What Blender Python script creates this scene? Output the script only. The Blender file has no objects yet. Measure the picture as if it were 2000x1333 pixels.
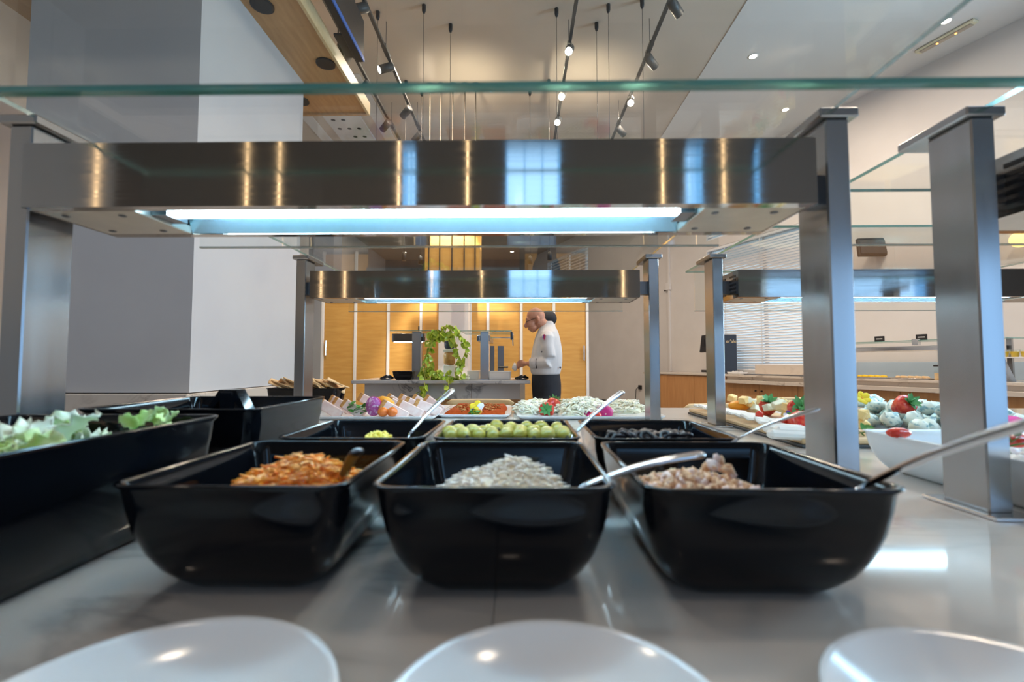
import bpy, bmesh, math, random
from mathutils import Vector, Matrix, Euler
C = bpy.context.scene.collection
PI = math.pi
R = math.radians
rnd = random.Random(7)

# ------------------------------------------------------------------ camera, world, lights, exposure
F = 900.0
CZ = 1.113
PITCH = math.atan(42.5 / F)
YAW = math.atan(14.0 / F)
cd = bpy.data.cameras.new('camera'); cam = bpy.data.objects.new('camera', cd); C.objects.link(cam)
cam.location = (0, 0, CZ)
cam.rotation_euler = (PI / 2 + PITCH, 0, YAW)
cd.sensor_width = 36; cd.lens = F / 2000 * 36
cd.clip_start = 0.01; cd.clip_end = 100
cd.dof.use_dof = True; cd.dof.focus_distance = 2.6; cd.dof.aperture_fstop = 4.6
bpy.context.scene.camera = cam
vs = bpy.context.scene.view_settings
vs.view_transform = 'Standard'; vs.look = 'None'; vs.gamma = 1; vs.use_curve_mapping = False
vs.exposure = 0.45
CM = Euler((PI / 2 + PITCH, 0, YAW)).to_matrix()

def ray(px, py):
    return (CM @ Vector(((px - 1000) / F, -(py - 666.5) / F, -1))).normalized()
def at(px, py, Y):
    d = ray(px, py); t = Y / d.y
    return Vector((0, 0, CZ)) + d * t
def onz(px, py, z):
    d = ray(px, py); t = (z - CZ) / d.z
    return Vector((0, 0, CZ)) + d * t

w = bpy.data.worlds.new('world'); bpy.context.scene.world = w; w.use_nodes = True
nt = w.node_tree; bg = nt.nodes['Background']
bg.inputs[0].default_value = (0.62, 0.82, 1.0, 1); bg.inputs[1].default_value = 1.25

def area(name, loc, rot, sx, sy, power, col, shape='RECTANGLE', spread=180):
    l = bpy.data.lights.new(name, 'AREA'); l.shape = shape; l.size = sx; l.size_y = sy
    l.energy = power; l.color = col; l.spread = R(spread)
    o = bpy.data.objects.new(name, l); C.objects.link(o); o.location = loc; o.rotation_euler = rot
    return o
# daylight that comes in through the tall windows behind the photographer
WINS = ((-1.33, .16), (.17, .66), (2.1, .20), (2.85, .06))
area('window_daylight', (5.0, -4.35, 1.3), (PI / 2, 0, 0), 2.4, 2.2, 26, (0.11, 0.44, 1.0))
for x, ww in WINS:
    area('window_daylight', (x, -4.35, 2.1), (PI / 2, 0, 0), ww, 3.2, 20 * ww, (0.16, 0.50, 1.0))
# daylight through the blinds on the right wall
# added light at an unseen opening further right, brightens the pillar side
SIDE = area('added_side_light', (7.1, 2.5, 2.3), (PI / 2, 0, R(113.7)), 2.2, 2.4, 255, (0.50, 0.76, 1.0))
# recessed downlights
for i, (x, y, e) in enumerate(((-1.6, 1.2, 8), (1.2, 1.4, 9), (3.3, 2.8, 40), (-1.2, 5.8, 36), (1.6, 6.2, 40), (3.4, 5.4, 50), (-3.2, 0.2, 10), (3.2, -1.2, 8), (0.0, -1.5, 4), (0, 10, 40), (-3, 12, 40))):
    area('downlight_glow', (x, y, 4.85), (0, 0, 0), 0.22, 0.22, e, (1.0, 0.80, 0.62), 'DISK')

def spot(name, loc, target, power, col, ang=60, blend=.5):
    l = bpy.data.lights.new(name, 'SPOT'); l.energy = power; l.color = col; l.spot_size = R(ang); l.spot_blend = blend
    l.shadow_soft_size = 0.04
    o = bpy.data.objects.new(name, l); C.objects.link(o); o.location = loc
    o.rotation_euler = (Vector(target) - Vector(loc)).to_track_quat('-Z', 'Y').to_euler()
    return o

# ------------------------------------------------------------------ materials
def mat(name, col, rough=.5, metal=0, spec=.5, **k):
    m = bpy.data.materials.new(name); m.use_nodes = True
    b = m.node_tree.nodes['Principled BSDF']
    b.inputs['Base Color'].default_value = (*col, 1); b.inputs['Roughness'].default_value = rough
    b.inputs['Metallic'].default_value = metal; b.inputs['Specular IOR Level'].default_value = spec
    for n, v in k.items():
        b.inputs[n.replace('_', ' ')].default_value = v
    return m
def nodes(m):
    return m.node_tree.nodes, m.node_tree.links, m.node_tree.nodes['Principled BSDF']
def vary(m, c2, scale=8, stretch=(1, 1, 1), lo=.35, hi=.65, detail=4, bump=0, distort=0, space='Object'):
    N, L, b = nodes(m)
    tc = N.new('ShaderNodeTexCoord'); mp = N.new('ShaderNodeMapping'); mp.inputs['Scale'].default_value = stretch
    L.new(tc.outputs[space], mp.inputs[0])
    n = N.new('ShaderNodeTexNoise'); n.inputs['Scale'].default_value = scale; n.inputs['Detail'].default_value = detail
    n.inputs['Distortion'].default_value = distort
    L.new(mp.outputs[0], n.inputs['Vector'])
    r = N.new('ShaderNodeValToRGB'); r.color_ramp.elements[0].position = lo; r.color_ramp.elements[1].position = hi
    r.color_ramp.elements[0].color = b.inputs['Base Color'].default_value[:]
    r.color_ramp.elements[1].color = (*c2, 1)
    L.new(n.outputs[0], r.inputs[0]); L.new(r.outputs[0], b.inputs['Base Color'])
    if bump:
        bp = N.new('ShaderNodeBump'); bp.inputs['Strength'].default_value = bump; bp.inputs['Distance'].default_value = .002
        L.new(n.outputs[0], bp.inputs['Height']); L.new(bp.outputs[0], b.inputs['Normal'])
    return m
def emit(name, col, s):
    m = mat(name, col, .5); b = m.node_tree.nodes['Principled BSDF']
    b.inputs['Emission Color'].default_value = (*col, 1); b.inputs['Emission Strength'].default_value = s
    return m

def steel(name, rot, stretch, base=(.55, .54, .53), rough=.24, an=.75):
    m = mat(name, base, rough, 1)
    N, L, b = nodes(m)
    b.inputs['Anisotropic'].default_value = an; b.inputs['Anisotropic Rotation'].default_value = rot
    t = N.new('ShaderNodeTangent'); t.direction_type = 'RADIAL'; t.axis = 'Z'
    L.new(t.outputs[0], b.inputs['Tangent'])
    tc = N.new('ShaderNodeTexCoord'); mp = N.new('ShaderNodeMapping'); mp.inputs['Scale'].default_value = stretch
    n = N.new('ShaderNodeTexNoise'); n.inputs['Scale'].default_value = 6; n.inputs['Detail'].default_value = 6
    L.new(tc.outputs['Object'], mp.inputs[0]); L.new(mp.outputs[0], n.inputs['Vector'])
    mr = N.new('ShaderNodeMapRange'); mr.inputs[1].default_value = .3; mr.inputs[2].default_value = .7
    mr.inputs[3].default_value = rough - .02; mr.inputs[4].default_value = rough + .03
    L.new(n.outputs[0], mr.inputs[0]); L.new(mr.outputs[0], b.inputs['Roughness'])
    return m
M = {}
M['steel_h'] = steel('brushed_steel_horizontal', 0.25, (1, 1, 60), (.40, .38, .36), .065, .93)
M['steel_v'] = steel('brushed_steel_vertical', 0.0, (9, 9, .3), (.40, .40, .40), .24, .6)
M['steel_s'] = mat('polished_steel', (.72, .73, .75), .16, 1)
M['steel_d'] = mat('dark_steel', (.22, .22, .23), .35, 1)
M['panel_under'] = vary(mat('underside_panel', (.50, .46, .40), .32, .75), (.60, .55, .47), 14)
M['reflector'] = mat('lamp_reflector', (.42, .66, .80), .25, .9)
M['tube'] = emit('cool_tube', (.60, .86, 1.0), 30)
M['black'] = mat('black_melamine', (.003, .004, .006), .08, 0, .28)
M['plastic'] = mat('black_plastic', (.02, .02, .022), .4)
M['white_c'] = mat('white_porcelain', (.80, .81, .82), .12, 0, .5)
M['white'] = mat('white_paint', (.80, .79, .78), .6)
M['offwhite'] = vary(mat('wall_plaster', (.72, .70, .68), .7), (.76, .74, .72), 2)
M['ceil'] = vary(mat('ceiling_paint', (.60, .53, .45), .75), (.66, .58, .50), 1.2)
M['soffit'] = mat('soffit_paint', (.74, .74, .74), .7)
M['grey'] = vary(mat('pillar_grey', (.58, .59, .61), .6), (.62, .63, .64), 1.5)
M['taupe'] = mat('dark_taupe_paint', (.23, .20, .175), .7)
M['bluegrey'] = mat('blue_grey_paint', (.40, .44, .50), .6)
M['floor'] = vary(mat('floor_tile', (.16, .15, .15), .35), (.22, .21, .20), 3)
M['darkwall'] = vary(mat('far_wall', (.16, .18, .21), .6), (.22, .24, .27), .8, (3, 3, .4))
def marble(name, base, vein, gl=.08, scale=1.3):
    m = mat(name, base, gl, 0, .5)
    N, L, b = nodes(m)
    tc = N.new('ShaderNodeTexCoord')
    n = N.new('ShaderNodeTexNoise'); n.inputs['Scale'].default_value = scale; n.inputs['Detail'].default_value = 7; n.inputs['Distortion'].default_value = 1.4
    mp = N.new('ShaderNodeMapping'); mp.inputs['Rotation'].default_value = (.3, .5, .6); mp.inputs['Scale'].default_value = (1, 2.2, 1.5)
    L.new(tc.outputs['Object'], mp.inputs[0]); L.new(mp.outputs[0], n.inputs['Vector'])
    r = N.new('ShaderNodeValToRGB'); e = r.color_ramp.elements
    e[0].position = .47; e[0].color = (*base, 1); e[1].position = .53; e[1].color = (*base, 1)
    x = e.new(.50); x.color = (*vein, 1)
    n2 = N.new('ShaderNodeTexNoise'); n2.inputs['Scale'].default_value = scale * 1.7
    L.new(tc.outputs['Object'], n2.inputs['Vector'])
    r2 = N.new('ShaderNodeValToRGB'); r2.color_ramp.elements[0].position = .45; r2.color_ramp.elements[1].position = .62
    mx = N.new('ShaderNodeMix'); mx.data_type = 'RGBA'
    L.new(n.outputs[0], r.inputs[0]); L.new(n2.outputs[0], r2.inputs[0]); L.new(r2.outputs[0], mx.inputs[0])
    mx.inputs[6].default_value = (*base, 1); L.new(r.outputs[0], mx.inputs[7]); L.new(mx.outputs[2], b.inputs['Base Color'])
    return m
M['marble'] = marble('white_marble', (.62, .575, .53), (.36, .34, .32))
M['marble_w'] = marble('warm_marble', (.70, .62, .53), (.42, .34, .27), .2, 1.8)
M['marble_g'] = marble('grey_marble', (.50, .48, .47), (.16, .16, .17), .2, 2.2)
def wood(name, c1, c2, stretch=(1, 1, 14), rough=.45, scale=3):
    return vary(mat(name, c1, rough), c2, scale, stretch, .3, .7, 6, .05)
M['wood_p'] = wood('honey_wood_panel', (.56, .29, .065), (.65, .37, .10), (1, 1, 7))
M['wood_c'] = wood('oak_canopy', (.50, .29, .13), (.62, .38, .18), (9, 1, 9))
M['wood_o'] = wood('orange_cabinet', (.56, .27, .10), (.64, .33, .13), (10, 10, 1))
M['wood_chair'] = wood('pale_beech', (.66, .50, .27), (.74, .58, .34), (1, 8, 8))
M['wood_b'] = wood('bamboo_board', (.62, .42, .22), (.70, .5, .28), (10, 1, 1))
M['slate'] = mat('slate', (.05, .055, .06), .5)
M['blind'] = mat('blind_white', (.86, .88, .90), .5)
M['navy'] = mat('navy_plastic', (.035, .05, .08), .35)
M['gold'] = mat('gold_print', (.75, .6, .35), .4)
M['skin'] = vary(mat('skin', (.56, .25, .15), .5, Subsurface_Weight=.05), (.64, .31, .20), 20)
M['cloth_w'] = vary(mat('white_cotton', (.74, .72, .71), .85), (.64, .62, .62), 7, (1, 1, .5), bump=1.0)
M['cloth_b'] = vary(mat('black_cotton', (.012, .014, .02), .8), (.02, .023, .032), 6)
M['beard'] = mat('grey_stubble', (.34, .22, .17), .8)
M['red'] = mat('emblem_red', (.5, .03, .08), .7); M['purple'] = mat('emblem_violet', (.10, .05, .28), .7)
M['cream'] = mat('cream_food', (.82, .78, .58), .5)
M['carrot'] = vary(mat('carrot_shred', (.98, .27, .012), .35, Subsurface_Weight=.1), (1.0, .40, .04), 60)
M['shav'] = mat('cheese_shaving', (.90, .86, .66), .5)
M['shav2'] = mat('pale_cheese_shaving', (.92, .90, .78), .5)
M['slaw_p'] = mat('pale_cabbage_shred', (.96, .88, .80), .4)
M['carrot2'] = mat('carrot_shred_pale', (.98, .48, .12), .35)
M['slaw'] = vary(mat('cabbage_shred', (.95, .83, .70), .4), (.94, .78, .56), 50)
M['tuna'] = vary(mat('tuna_flake', (.68, .36, .18), .6), (.85, .60, .40), 90)
M['corn'] = mat('corn_kernel', (.86, .70, .12), .3)
M['olive'] = vary(mat('green_olive_skin', (.34, .29, .03), .25, Coat_Weight=.2), (.46, .40, .07), 40)
M['olive_hole'] = mat('olive_hole', (.08, .07, .02), .6)
M['blackolive'] = mat('black_olive_skin', (.015, .013, .018), .3)
M['lettuce'] = vary(mat('lettuce_green', (.30, .55, .10), .45, Subsurface_Weight=.08), (.62, .78, .40), 22)
M['lettuce_w'] = vary(mat('lettuce_pale', (.66, .78, .54), .4), (.88, .92, .82), 18)
M['leaf'] = vary(mat('pothos_leaf', (.26, .46, .03), .35), (.72, .78, .10), 16)
M['stem'] = mat('green_stem', (.50, .48, .10), .6)
M['leaf_d'] = mat('herb_green', (.05, .22, .03), .5)
M['calyx'] = mat('calyx_green', (.10, .33, .10), .5)
M['terr'] = vary(mat('pale_roast_meat', (.76, .52, .46), .5), (.84, .66, .60), 50)
M['crust'] = vary(mat('browned_crust', (.42, .17, .04), .6), (.62, .30, .08), 90)
M['tom_o'] = mat('orange_tomato', (.88, .20, .02), .15, Coat_Weight=.4)
M['tom_r'] = mat('red_tomato', (.72, .04, .02), .18, Coat_Weight=.4)
M['pitaya'] = vary(mat('dragon_fruit_flesh', (.48, .08, .36), .4), (.75, .55, .72), 160, lo=.5, hi=.62)
M['pitaya_s'] = mat('dragon_fruit_skin', (.55, .02, .18), .4)
M['straw'] = vary(mat('strawberry_red', (.62, .02, .02), .25), (.75, .10, .05), 160)
M['magenta'] = mat('magenta_petal', (.70, .02, .25), .6); M['yellow'] = mat('yellow_petal', (.93, .65, .02), .6)
M['violet'] = mat('violet_petal', (.14, .05, .40), .6); M['petal_w'] = mat('white_petal', (.85, .83, .9), .6)
M['orange'] = mat('orange_fruit', (.92, .36, .02), .4)
M['chorizo'] = vary(mat('red_spread', (.34, .045, .004), .85, 0, .1), (.42, .07, .012), 90, bump=.5)
M['ch_y'] = vary(mat('yellow_cheese', (.90, .62, .22), .5), (.93, .70, .32), 30)
M['ch_w'] = mat('white_cheese', (.86, .85, .80), .5)
M['ch_b'] = vary(mat('blue_veined_cheese', (.76, .80, .70), .5), (.25, .42, .44), 70, lo=.50, hi=.60)
M['bread'] = vary(mat('crispbread', (.72, .45, .20), .7), (.82, .58, .32), 30)
M['juice'] = mat('yellow_dessert', (.93, .60, .02), .3)
M['pale_edge'] = mat('polished_glass_edge', (.55, .62, .60), .15, 0, .6, Transmission_Weight=.6)
M['green_edge'] = mat('glass_edge_green', (.16, .42, .36), .12, 0, .6, Transmission_Weight=.5, Emission_Color=(0, 0, 0, 1))
M['amber'] = emit('amber_led', (1.0, .35, .06), 6)
M['lampface'] = emit('spot_face', (1.0, .90, .78), 10)
M['warmrod'] = emit('added_rod_glow', (1.0, .68, .36), 7)  # glow of the added rods mirrored in the hoods
M['globe'] = emit('warm_globe', (1.0, .62, .18), 2.6)
M['bluestrip'] = mat('blue_edge', (.03, .16, .6), .3)
M['tower'] = vary(mat('wicker_jar', (.35, .16, .04), .4), (.55, .30, .09), 14)
M['bottle'] = mat('olive_bottle', (.06, .05, .015), .12)
M['rod'] = mat('rod_bronze', (.12, .10, .08), .5)
M['track'] = mat('track_graphite', (.07, .07, .07), .45)
M['wire'] = mat('thin_cable', (.12, .11, .10), .6)
M['rearhood'] = mat('acoustic_white', (.74, .74, .74), .6)

def glass_mat(name, tint, refl=.03):
    m = bpy.data.materials.new(name); m.use_nodes = True; N = m.node_tree.nodes; L = m.node_tree.links; N.clear()
    o = N.new('ShaderNodeOutputMaterial'); mx = N.new('ShaderNodeMixShader'); t = N.new('ShaderNodeBsdfTransparent')
    g = N.new('ShaderNodeBsdfGlossy'); g.inputs['Roughness'].default_value = .015; f = N.new('ShaderNodeMath'); f.operation = 'MULTIPLY_ADD'; f.inputs[1].default_value = .55; f.inputs[2].default_value = refl
    lw = N.new('ShaderNodeLayerWeight'); lw.inputs[0].default_value = .5
    pw = N.new('ShaderNodeMath'); pw.operation = 'POWER'; pw.inputs[1].default_value = 4.5
    L.new(lw.outputs['Facing'], pw.inputs[0]); L.new(pw.outputs[0], f.inputs[0])
    t.inputs[0].default_value = (*tint, 1)
    L.new(f.outputs[0], mx.inputs[0]); L.new(t.outputs[0], mx.inputs[1]); L.new(g.outputs[0], mx.inputs[2]); L.new(mx.outputs[0], o.inputs[0])
    return m
M['glass'] = glass_mat('clear_glass', (.97, .985, .98), .03)

# ------------------------------------------------------------------ mesh builder
class MB:
    def __init__(s): s.v = []; s.f = []; s.m = []; s.sm = []
    def add(s, vs_, fs, mi=0, smooth=False):
        o = len(s.v); s.v += [tuple(v) for v in vs_]
        for f in fs: s.f.append(tuple(i + o for i in f)); s.m.append(mi); s.sm.append(smooth)
        return s
    def box(s, x0, x1, y0, y1, z0, z1, mi=0, mx=None, bev=0, side=None):
        if bev:
            b = min(bev, (x1 - x0) / 2.01, (y1 - y0) / 2.01, (z1 - z0) / 2.01)
            vs_ = []
            for (z, i) in ((z0, b), (z0 + b, 0), (z1 - b, 0), (z1, b)):
                for (x, y) in ((x0 + i, y0 + b + i * 0), (x0 + b, y0 + i), (x1 - b, y0 + i), (x1 - i, y0 + b), (x1 - i, y1 - b), (x1 - b, y1 - i), (x0 + b, y1 - i), (x0 + i, y1 - b)):
                    vs_.append((x, y, z))
            fs = [tuple(range(7, -1, -1)), tuple(range(24, 32))]
            for k in range(3):
                for j in range(8):
                    fs.append((k * 8 + j, k * 8 + (j + 1) % 8, k * 8 + 8 + (j + 1) % 8, k * 8 + 8 + j))
        else:
            vs_ = [(x, y, z) for z in (z0, z1) for (x, y) in ((x0, y0), (x1, y0), (x1, y1), (x0, y1))]
            fs = [(3, 2, 1, 0), (4, 5, 6, 7), (0, 1, 5, 4), (1, 2, 6, 5), (2, 3, 7, 6), (3, 0, 4, 7)]
        if mx is not None: vs_ = [mx @ Vector(v) for v in vs_]
        if side is not None and not bev:
            s.add(vs_, fs[:2], mi); s.add(vs_, fs[2:], side); return s
        return s.add(vs_, fs, mi)
    def rings(s, rs, mi=0, cap0=True, cap1=True, smooth=True, closed=True):
        n = len(rs[0]); vs_ = [p for r in rs for p in r]; fs = []
        for k in range(len(rs) - 1):
            for j in range(n if closed else n - 1):
                a, b = k * n + j, k * n + (j + 1) % n
                fs.append((a, b, b + n, a + n))
        if cap0: fs.append(tuple(range(n - 1, -1, -1)))
        if cap1: fs.append(tuple((len(rs) - 1) * n + j for j in range(n)))
        return s.add(vs_, fs, mi, smooth)
    def lathe(s, prof, c=(0, 0, 0), n=20, mi=0, mx=None, smooth=True, cap0=True, cap1=True):
        rs = []
        for (r, z) in prof:
            ring = [Vector((c[0] + r * math.cos(2 * PI * j / n), c[1] + r * math.sin(2 * PI * j / n), c[2] + z)) for j in range(n)]
            if mx is not None: ring = [mx @ p for p in ring]
            rs.append(ring)
        return s.rings(rs, mi, cap0, cap1, smooth)
    def tube(s, pts, r, n=8, mi=0, smooth=True, flat=1.0):
        pts = [Vector(p) for p in pts]; rs = []
        for i, p in enumerate(pts):
            d = (pts[min(i + 1, len(pts) - 1)] - pts[max(i - 1, 0)]).normalized()
            u = d.cross(Vector((0, 0, 1)))
            if u.length < .05: u = d.cross(Vector((0, 1, 0)))
            u.normalize(); v = u.cross(d)
            rr = r[i] if isinstance(r, (list, tuple)) else r
            rs.append([p + u * rr * math.cos(2 * PI * j / n) + v * rr * flat * math.sin(2 * PI * j / n) for j in range(n)])
        return s.rings(rs, mi, True, True, smooth)
    def ell(s, c, rx, ry, rz, n=14, m=9, mi=0, mx=None, jit=0):
        c = Vector(c); rs = []
        for k in range(m + 1):
            a = -PI / 2 + PI * (k + .02) / (m + .04)
            ring = []
            for j in range(n):
                b = 2 * PI * j / n; q = 1 + (rnd.uniform(-jit, jit) if jit else 0)
                p = Vector((rx * q * math.cos(a) * math.cos(b), ry * q * math.cos(a) * math.sin(b), rz * q * math.sin(a)))
                if mx is not None: p = mx @ p
                ring.append(c + p)
            rs.append(ring)
        return s.rings(rs, mi)
    def prism(s, pts, y0, y1, mi=0, axis='y'):
        n = len(pts); vs_ = []
        for t in (y0, y1):
            for (a, b) in pts: vs_.append((a, t, b) if axis == 'y' else ((t, a, b) if axis == 'x' else (a, b, t)))
        fs = [tuple(range(n)), tuple(range(2 * n - 1, n - 1, -1))] + [(j, j + n, (j + 1) % n + n, (j + 1) % n) for j in range(n)]
        return s.add(vs_, fs, mi)
    def mesh(s, name, mats):
        me = bpy.data.meshes.new(name); me.from_pydata(s.v, [], s.f)
        for m in (mats if isinstance(mats, (list, tuple)) else [mats]): me.materials.append(m)
        me.polygons.foreach_set('material_index', s.m); me.polygons.foreach_set('use_smooth', s.sm)
        bm = bmesh.new(); bm.from_mesh(me); bmesh.ops.recalc_face_normals(bm, faces=bm.faces); bm.to_mesh(me); bm.free()
        me.update(); return me
    def build(s, name, mats, parent=None, loc=None, rot=None):
        return obj(name, s.mesh(name, mats), parent, loc, rot)
def obj(name, me, parent=None, loc=None, rot=None):
    o = bpy.data.objects.new(name, me); C.objects.link(o)
    if parent is not None: o.parent = parent
    if loc is not None: o.location = loc
    if rot is not None: o.rotation_euler = rot
    return o
def tag(o, label, cat, group=None, kind=None):
    o['label'] = label; o['category'] = cat
    if group: o['group'] = group
    if kind: o['kind'] = kind
    return o
def thing(name, label, cat, loc=(0, 0, 0), rot=(0, 0, 0), group=None):
    o = bpy.data.objects.new(name, None); C.objects.link(o); o.location = loc; o.rotation_euler = rot
    o.empty_display_size = .05
    return tag(o, label, cat, group)
def struct(o):
    o['kind'] = 'structure'; return o
def copytree(o, loc, rot=None, label=None, parent=None):
    kids = [c for c in C.objects if c.parent == o] if o.name not in KIDS else KIDS[o.name]
    KIDS[o.name] = kids
    c = o.copy(); C.objects.link(c)
    if parent is not None: c.parent = parent
    else:
        c.location = loc
        if rot is not None: c.rotation_euler = rot
    if label: c['label'] = label
    for k in kids: copytree(k, None, None, None, c)
    return c
OW = 'first second third fourth fifth sixth seventh eighth ninth tenth eleventh twelfth thirteenth fourteenth fifteenth sixteenth seventeenth eighteenth'.split()
def ordw(i): return OW[i]
KIDS = {}

# ------------------------------------------------------------------ the setting
T = 0.92          # worktop height
WZ = 4.96         # ceiling height
struct(MB().box(-8, 12, -6, 18, -.1, 0).build('floor', M['floor']))
# ceiling: beige field over the room, paler soffit lower by a step on the right
struct(MB().box(-8, 2.42, -6, 18, WZ, WZ + .1).build('ceiling', M['ceil']))
struct(MB().box(2.42, 12, -6, 18, WZ - .01, WZ + .1).build('ceiling', M['soffit']))
struct(MB().box(-5.1, 3, 17, 17.2, 0, WZ).build('wall_far', M['darkwall']))
struct(MB().box(-5.2, -5.0, -6, 18, 0, WZ).build('wall_left', M['offwhite']))
# wall behind the camera with four tall windows
mb = MB()
wx = [-5.0]
for x, ww in WINS: wx += [x - ww / 2, x + ww / 2]
wx += [3.75, 6.25, 10]
for i in range(0, len(wx), 2): mb.box(wx[i], wx[i + 1], -4.6, -4.4, 0, WZ)
for i in range(1, len(wx) - 1, 2):
    if i == len(wx) - 3:
        mb.box(wx[i], wx[i + 1], -4.6, -4.4, 0, .15); mb.box(wx[i], wx[i + 1], -4.6, -4.4, 2.45, WZ); continue
    mb.box(wx[i], wx[i + 1], -4.6, -4.4, 0, .45); mb.box(wx[i], wx[i + 1], -4.6, -4.4, 3.8, WZ)
struct(mb.build('wall_behind', M['taupe']))
for x, ww in WINS:
    wf = MB()
    for q in (-ww / 2, -ww / 6, ww / 6, ww / 2 - .02): wf.box(x + q, x + q + .02, -4.55, -4.5, .45, 3.8)
    for z in (.45, 2.6, 3.77): wf.box(x - ww / 2, x + ww / 2, -4.55, -4.5, z, z + .03)
    struct(wf.build('window_1', M['steel_d']))

# right wall: local frame, x along the wall towards the camera, -y into the room
RW = Matrix.Translation((2.94, 11.1, 0)) @ Matrix.Rotation(math.atan2(-.9153, .4027), 4, 'Z')
RWrot = (0, 0, math.atan2(-.9153, .4027))
def rw(o):
    o.matrix_world = RW @ o.matrix_world if False else RW
    return o
def rwp(s, t, z): return RW @ Vector((s, t, z))
mb = MB(); y0, y1 = 0, .18
cols = [(-8, -4.9), (-2.34, 2.05), (4.45, 8.1), (10.5, 17)]
for a, b in cols: mb.box(a, b, y0, y1, 0, WZ)
mb.box(-4.9, -2.34, y0, y1, 0, 2.2); mb.box(-4.9, -2.34, y0, y1, 4.55, WZ)
mb.box(2.05, 4.45, y0, y1, 0, .98); mb.box(2.05, 4.45, y0, y1, 3.38, 3.55); mb.box(2.05, 4.45, y0, y1, 4.7, WZ)
mb.box(8.1, 10.5, y0, y1, 0, .98); mb.box(8.1, 10.5, y0, y1, 3.5, WZ)  # unseen opening, added for the side light
rw(struct(mb.build('wall_right', M['offwhite'])))
mb = MB().box(-8, 1.2, -.02, -.001, 0, .12)
rw(struct(mb.build('baseboard_right', M['slate'])))

def blind_window(n, s0, s1, z0, z1, pitch):
    e = bpy.data.objects.new('window_%d' % n, None); C.objects.link(e); e['kind'] = 'structure'
    e.matrix_world = RW @ Matrix.Translation((s0, 0, z0))
    L_, H_ = s1 - s0, z1 - z0
    fr = MB(); fw = .045
    for a in (0, L_ / 2 - fw / 2, L_ - fw): fr.box(a, a + fw, .10, .15, 0, H_)
    fr.box(0, L_, .10, .15, 0, fw); fr.box(0, L_, .10, .15, H_ - fw, H_)
    fr.build('window_frame', M['white'], e)
    MB().box(0, L_, .12, .125, 0, H_).build('pane', M['glass'], e)
    MB().box(.01, L_ - .01, .0, .05, H_ - .05, H_ - .005, bev=.004).build('head_rail', M['blind'], e)
    me = MB().box(.01, L_ - .01, -.024, .024, -.0012, .0012, mx=Matrix.Rotation(R(58), 4, 'X')).mesh('slat', M['blind'])
    k = int((H_ - .07) / pitch)
    for i in range(k):
        obj('slat', me, e, (0, .03, .02 + i * pitch))
    for a in (.18, .5, .82):
        MB().box(L_ * a - .008, L_ * a + .008, .001, .004, 0, H_).build('ladder_tape', M['blind'], e)
    return e
blind_window(2, 2.05, 4.45, .98, 3.38, .047)
blind_window(3, 2.05, 4.45, 3.55, 4.7, .06)
blind_window(4, -4.9, -2.34, 2.2, 4.55, .09)

# big pillar on the left with marble dado
struct(MB().box(-3.28, -2.12, 2.94, 4.38, .92, WZ).build('trim_1', M['grey']))
o = struct(MB().box(-3.6, -2.09, 2.88, 4.40, 0, .915, bev=.006).build('trim_2', M['marble_w']))
struct(MB().box(-4.0, -3.6, 8.8, 9.2, 0, WZ).build('trim_3', M['bluegrey']))
# slim blue-grey pier beyond, left of the wooden partition
p = at(613, 700, 9.0)
struct(MB().box(p.x - .10, p.x + .12, 8.9, 9.3, 0, WZ).build('trim_4', M['bluegrey']))
p = at(590, 700, 9.6)
struct(MB().box(-5, p.x + .32, 9.6, 9.7, 0, 3.0).build('trim_5', M['white']))

# wooden partition of honey panels between white stiles
PY = 7.3
part = thing('wood_partition', 'honey wood partition of tall panels with white stiles behind the chef', 'partition', (0, PY, 0))
xs = [at(x, 700, PY).x for x in (630, 694, 758, 822, 918, 953, 1018, 1082, 1147)]
pt = 2.34
prev = None
sm_ = MB().box(-.022, .022, -.03, .03, 0, pt, bev=.004).mesh('stile', M['white'])
for i, x in enumerate(xs):
    obj('stile', sm_, part, (x, 0, 0))
for i in range(len(xs) - 1):
    MB().box(xs[i] + .023, xs[i + 1] - .023, -.012, .012, .04, pt - .02, bev=.003).build('wood_panel', M['wood_p'], part)
MB().box(xs[0] - .02, xs[-1] + .02, -.032, .032, pt, pt + .05).build('top_rail', M['white'], part)
p1, p2 = at(631, 680, PY - .05), at(1147, 690, PY - .05)
MB().box(p1.x + .03, p1.x + .05, -.06, -.03, p1.z - .12, p1.z + .12, bev=.005).build('pull_handle', M['steel_s'], part)
MB().box(p2.x - .06, p2.x - .04, -.06, -.03, p2.z - .12, p2.z + .12, bev=.005).build('pull_handle', M['steel_s'], part)
# white lit pier in front of the partition
a, b = at(856, 700, 6.95), at(914, 700, 6.95)
tag(MB().box(a.x, b.x, 6.95, 7.2, 0, 2.75).build('white_pier', M['white']), 'tall bright white pier behind the trailing plant, before the wood partition', 'pier')
for wx_ in (-2.2, -.9, .5):
    spot('panel_wash', (wx_, 5.3, 4.7), (wx_, 7.3, 1.3), 150, (1, .82, .58), 70)  # added spots that brighten the partition, no fixture modelled
spot('pier_wash', (a.x + .2, 6.2, 3.6), (a.x + .25, 6.95, 1.5), 420, (1, .93, .82), 60)  # added spot to brighten the pier

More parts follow.
